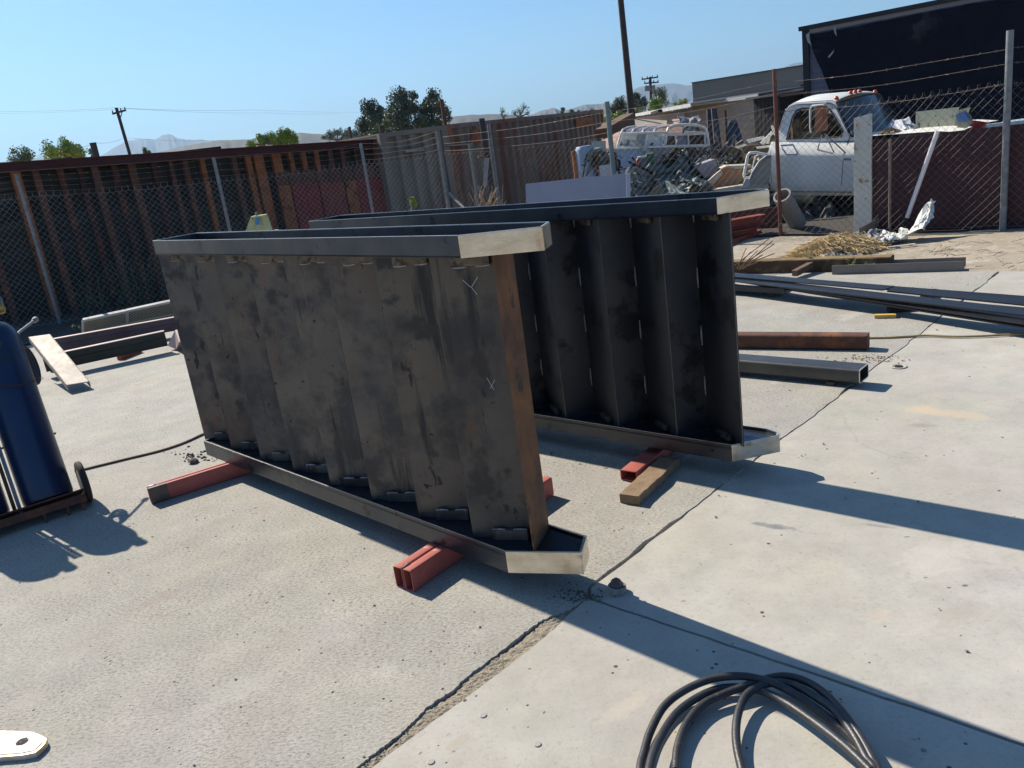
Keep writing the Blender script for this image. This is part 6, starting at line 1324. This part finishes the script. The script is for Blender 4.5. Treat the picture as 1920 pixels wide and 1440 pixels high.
tree('distant_tree', [(1072, 209, 6), (1085, 211, 5)], 120, (1075, 218), m_mid, 'low green distant tree right of the small dark one above the container', seed=14, n=360, ls=1.)
tree('distant_tree', [(1098, 211, 6), (1110, 209, 6), (1118, 212, 4)], 150, (1105, 220), m_pale, 'greyish distant trees over the right end of the long container', seed=15, n=400, ls=1.)
tree('dark_tree', [(1160, 188, 9), (1158, 200, 12), (1168, 208, 12), (1150, 207, 8), (1165, 195, 9)], 90, (1160, 225), m_euc, 'dark round tree left of the tall leaning pole', seed=16, n=1800, ls=1.3)
tree('dark_tree', [(1196, 180, 10), (1190, 192, 11), (1203, 195, 10), (1196, 205, 11), (1206, 185, 7)], 100, (1196, 218), m_euc, 'dark tree between the leaning pole and the transformer pole', seed=17, n=1700, ls=1.2)
tree('dark_tree', [(1236, 172, 9), (1243, 180, 8), (1228, 175, 7), (1240, 192, 9)], 110, (1238, 210), m_pale, 'greyish tree behind the transformer pole', seed=18, n=1000, ls=1.2)
tree('bush', [(1228, 192, 10), (1235, 198, 11), (1222, 200, 8), (1240, 188, 6)], 60, (1230, 212), m_bright, 'bright green bush at the foot of the transformer pole', 'bush', seed=19, n=1200, ls=1.3)
tree('bush', [(1145, 220, 9), (1155, 224, 10), (1162, 217, 9), (1136, 226, 7)], 38, (1150, 238), m_bright, 'bright green bush between the long container and the leaning pole', 'bush', seed=20, n=1300, ls=1.4)
tree('bush', [(1190, 210, 6), (1198, 209, 5)], 55, (1193, 218), m_bright, 'small bright bush behind the annex roof right of the leaning pole', 'bush', seed=21, n=350, ls=1.2)
tree('bush', [(1274, 192, 7), (1284, 191, 6), (1265, 195, 5)], 120, (1275, 200), m_bright, 'low green bush left of the grey building', 'bush', seed=22, n=450, ls=1.)
fm = MB(); rg2 = np.random.default_rng(77)                 # wooded fringe at the foot of the hills
fv = []; 
for i in range(9000):
    u = rg2.uniform(560, 1320); d0 = rg2.uniform(350, 900); hor = 263 - .139 * (u - 897); v = hor - rg2.uniform(-3, 6) * (500 / d0) - 3 * math.sin(u * .09) ** 2
    p = np.array(AT(u, v, d0)); a1 = rg2.normal(size=3); a1 /= np.linalg.norm(a1); a2 = np.cross(a1, rg2.normal(size=3)); a2 /= np.linalg.norm(a2); s = d0 / FPX * 1.6
    fv += [p - a1 * s, p - a2 * s * .7, p + a1 * s, p + a2 * s * .7]
stuff(obj('far_trees', MB().add([tuple(x) for x in fv], [(4 * i, 4 * i + 1, 4 * i + 2, 4 * i + 3) for i in range(9000)]), m_euc), 'far line of small trees along the valley below the hills', 'trees')
wd = MB(); rw = random.Random(31)
for i in range(70):
    x = rw.uniform(-6.2, -2.5); y = 12.2 + (x + 6.4) * .42 + rw.uniform(.1, 1.2); b_ = Vector((x, y, gz(x, y))); h_ = rw.uniform(.25, 1.0)
    for s in range(4):
        tip = b_ + Vector((rw.uniform(-.25, .25), rw.uniform(-.1, .1), h_ * rw.uniform(.7, 1))); wd.tube([b_, b_.lerp(tip, .5) + UP * .03, tip], .0035, 3, cap=False)
        for k in range(7):
            p = b_.lerp(tip, rw.uniform(.2, 1)); o_ = len(wd.v); l_ = .035; v_ = Vector((rw.uniform(-1, 1), rw.uniform(-1, 1), rw.uniform(-1, 1))) * l_; w_ = Vector((rw.uniform(-1, 1), rw.uniform(-1, 1), rw.uniform(-1, 1))) * l_ * .4
            wd.v += [tuple(p), tuple(p + v_ + w_), tuple(p + v_ * 1.6), tuple(p + v_ - w_)]; wd.f.append((o_, o_ + 1, o_ + 2, o_ + 3))
stuff(obj('tall_weeds', wd, M('dry_weed', (.12, .12, .07), (.08, .09, .045), 6, .9)), 'tall dry weeds growing between the left fence and the board wall', 'weeds')
tree('small_plant', [(772, 376, 6), (776, 382, 7)], 13.2, (775, 396), m_bright, 'small bright green plant peeping over the far stair before the container', 'plant', seed=31, n=160, ls=2.2)
rt_ = MB(); rq = random.Random(8)
for i in range(26):
    p = AT(rq.uniform(895, 945), 392, 12.6); rt_.tube([p, p + Vector((rq.uniform(-.15, .25), rq.uniform(-.1, .1), rq.uniform(.1, .36)))], .006, 4)
tag(obj('dry_stump', rt_, M('stump_brown', (.22, .15, .10), (.35, .28, .2), 12, .9)), 'dry bush stump with bare twigs at the foot of the black gate post', 'stump')
tag(obj('tree_root', MB().tube([AT(906, 350, 12.9), AT(903, 366, 12.85), AT(908, 380, 12.8), AT(898, 398, 12.8)], [.03, .045, .05, .06], 8), M('root_brown', (.12, .08, .055), rough=.9), smooth=True), 'gnarled brown root leaning on the black gate post', 'root')

# ------------------------------------------------------------------ hills and mountains
def ridge(name, pts, d, dback, mat, seed, lowfrac=.55, rough=.06):
    rg3 = np.random.default_rng(seed); us = np.array([p[0] for p in pts]); vs_ = np.array([p[1] for p in pts]); N = 200; U = np.linspace(us[0], us[-1], N); V = np.interp(U, us, vs_)
    V += np.convolve(rg3.normal(size=N), np.ones(5) / 5, 'same') * .6
    top = [AT(u, v, d) for u, v in zip(U, V)]; R_ = 26; vv_ = []; ph = rg3.uniform(0, 6, 8); 
    for i, tp in enumerate(top):
        hgt = tp.z + 6
        for j in range(R_):
            t_ = j / (R_ - 1)
            if t_ < .78: q = t_ / .78; dd_ = d * (lowfrac + (1 - lowfrac) * q); x = tp.x / d * dd_; y = dd_; f_ = q ** 1.5
            else: q = (t_ - .78) / .22; dd_ = d + dback * q; x = tp.x / d * dd_; y = dd_; f_ = (1 - q) ** 1.3
            sp_ = sum(math.sin(i * w + ph[k] + j * .35 * (k % 3 - 1)) / (k + 1.5) for k, w in enumerate((.19, .43, .81, 1.3, .11, .63, 2.1, .27)))
            nzv = (sp_ + rg3.normal() * .18) * rough * hgt * (4 * f_ * (1 - f_)) 
            vv_.append((x, y, -6 + hgt * f_ + nzv))
    ff_ = [(i * R_ + j, (i + 1) * R_ + j, (i + 1) * R_ + j + 1, i * R_ + j + 1) for i in range(N - 1) for j in range(R_ - 1)]
    return struct(obj(name, MB().add(vv_, ff_), mat, smooth=True))
m_brownhill = M('dry_grass_hill', (.06, .05, .038), (.045, .04, .032), .02, .95, 0, 0, spots=[((.06, .07, .04), .06, .58, .66)])
m_mtn = M('chaparral_mountain', (.055, .055, .042), (.085, .078, .06), .006, .95, 0, 0)
ridge('hills', [(150, 330), (215, 310), (260, 292), (330, 275), (400, 262), (470, 259), (520, 252), (560, 248), (610, 250), (680, 247), (760, 240), (836, 219), (880, 214), (930, 213), (990, 216), (1040, 222), (1100, 228), (1160, 235)], 1500, 500, m_brownhill, 1, .5)
ridge('hills', [(960, 232), (985, 218), (1010, 208), (1035, 201), (1055, 207), (1075, 201), (1095, 196), (1115, 194), (1150, 192), (1175, 190), (1200, 192), (1240, 190), (1300, 195), (1360, 190)], 2600, 700, m_mtn, 2, .6, .10)
ridge('mountains', [(100, 320), (185, 292), (235, 262), (262, 257), (290, 259), (305, 250), (314, 247.5), (322, 250), (335, 258), (360, 260), (376, 258), (385, 260), (420, 272), (470, 290), (520, 300)], 6500, 1500, m_mtn, 3, .75, .05)
ridge('mountains', [(-200, 330), (-60, 318), (0, 301), (40, 300), (80, 290), (120, 300), (180, 320)], 6000, 1500, m_mtn, 4, .75, .05)
ridge('mountains', [(1120, 200), (1165, 187), (1185, 168), (1200, 162), (1225, 158), (1250, 155), (1263, 154.5), (1285, 158), (1300, 158), (1320, 157), (1335, 154), (1350, 155), (1365, 158), (1385, 147), (1410, 136), (1435, 134), (1460, 133), (1475, 122), (1490, 117), (1502, 115), (1515, 120), (1560, 130), (1700, 125), (1900, 110), (2100, 110)], 5200, 1500, m_mtn, 5, .65, .09)

# ------------------------------------------------------------------ air
hb = bpy.data.meshes.new('haze'); X0, X1, Y0, Y1, Z0, Z1 = -9800, 9800, -9800, 9800, -12, 560
hb.from_pydata([(x, y, z) for z in (Z0, Z1) for x, y in ((X0, Y0), (X1, Y0), (X1, Y1), (X0, Y1))], [], [(3, 2, 1, 0), (4, 5, 6, 7), (0, 1, 5, 4), (1, 2, 6, 5), (2, 3, 7, 6), (3, 0, 4, 7)])
ho = bpy.data.objects.new('haze', hb); COL.objects.link(ho); ho['kind'] = 'stuff'
hm_ = bpy.data.materials.new('haze_air'); hm_.use_nodes = True; nt = hm_.node_tree; nt.nodes.clear(); out = nt.nodes.new('ShaderNodeOutputMaterial'); pv = nt.nodes.new('ShaderNodeVolumePrincipled')
pv.inputs['Color'].default_value = (.46, .70, 1, 1); pv.inputs['Density'].default_value = .00013; pv.inputs['Anisotropy'].default_value = .2
nt.links.new(pv.outputs[0], out.inputs['Volume']); hb.materials.append(hm_)
for o in bpy.data.objects:
    if '_o' in o: del o['_o']
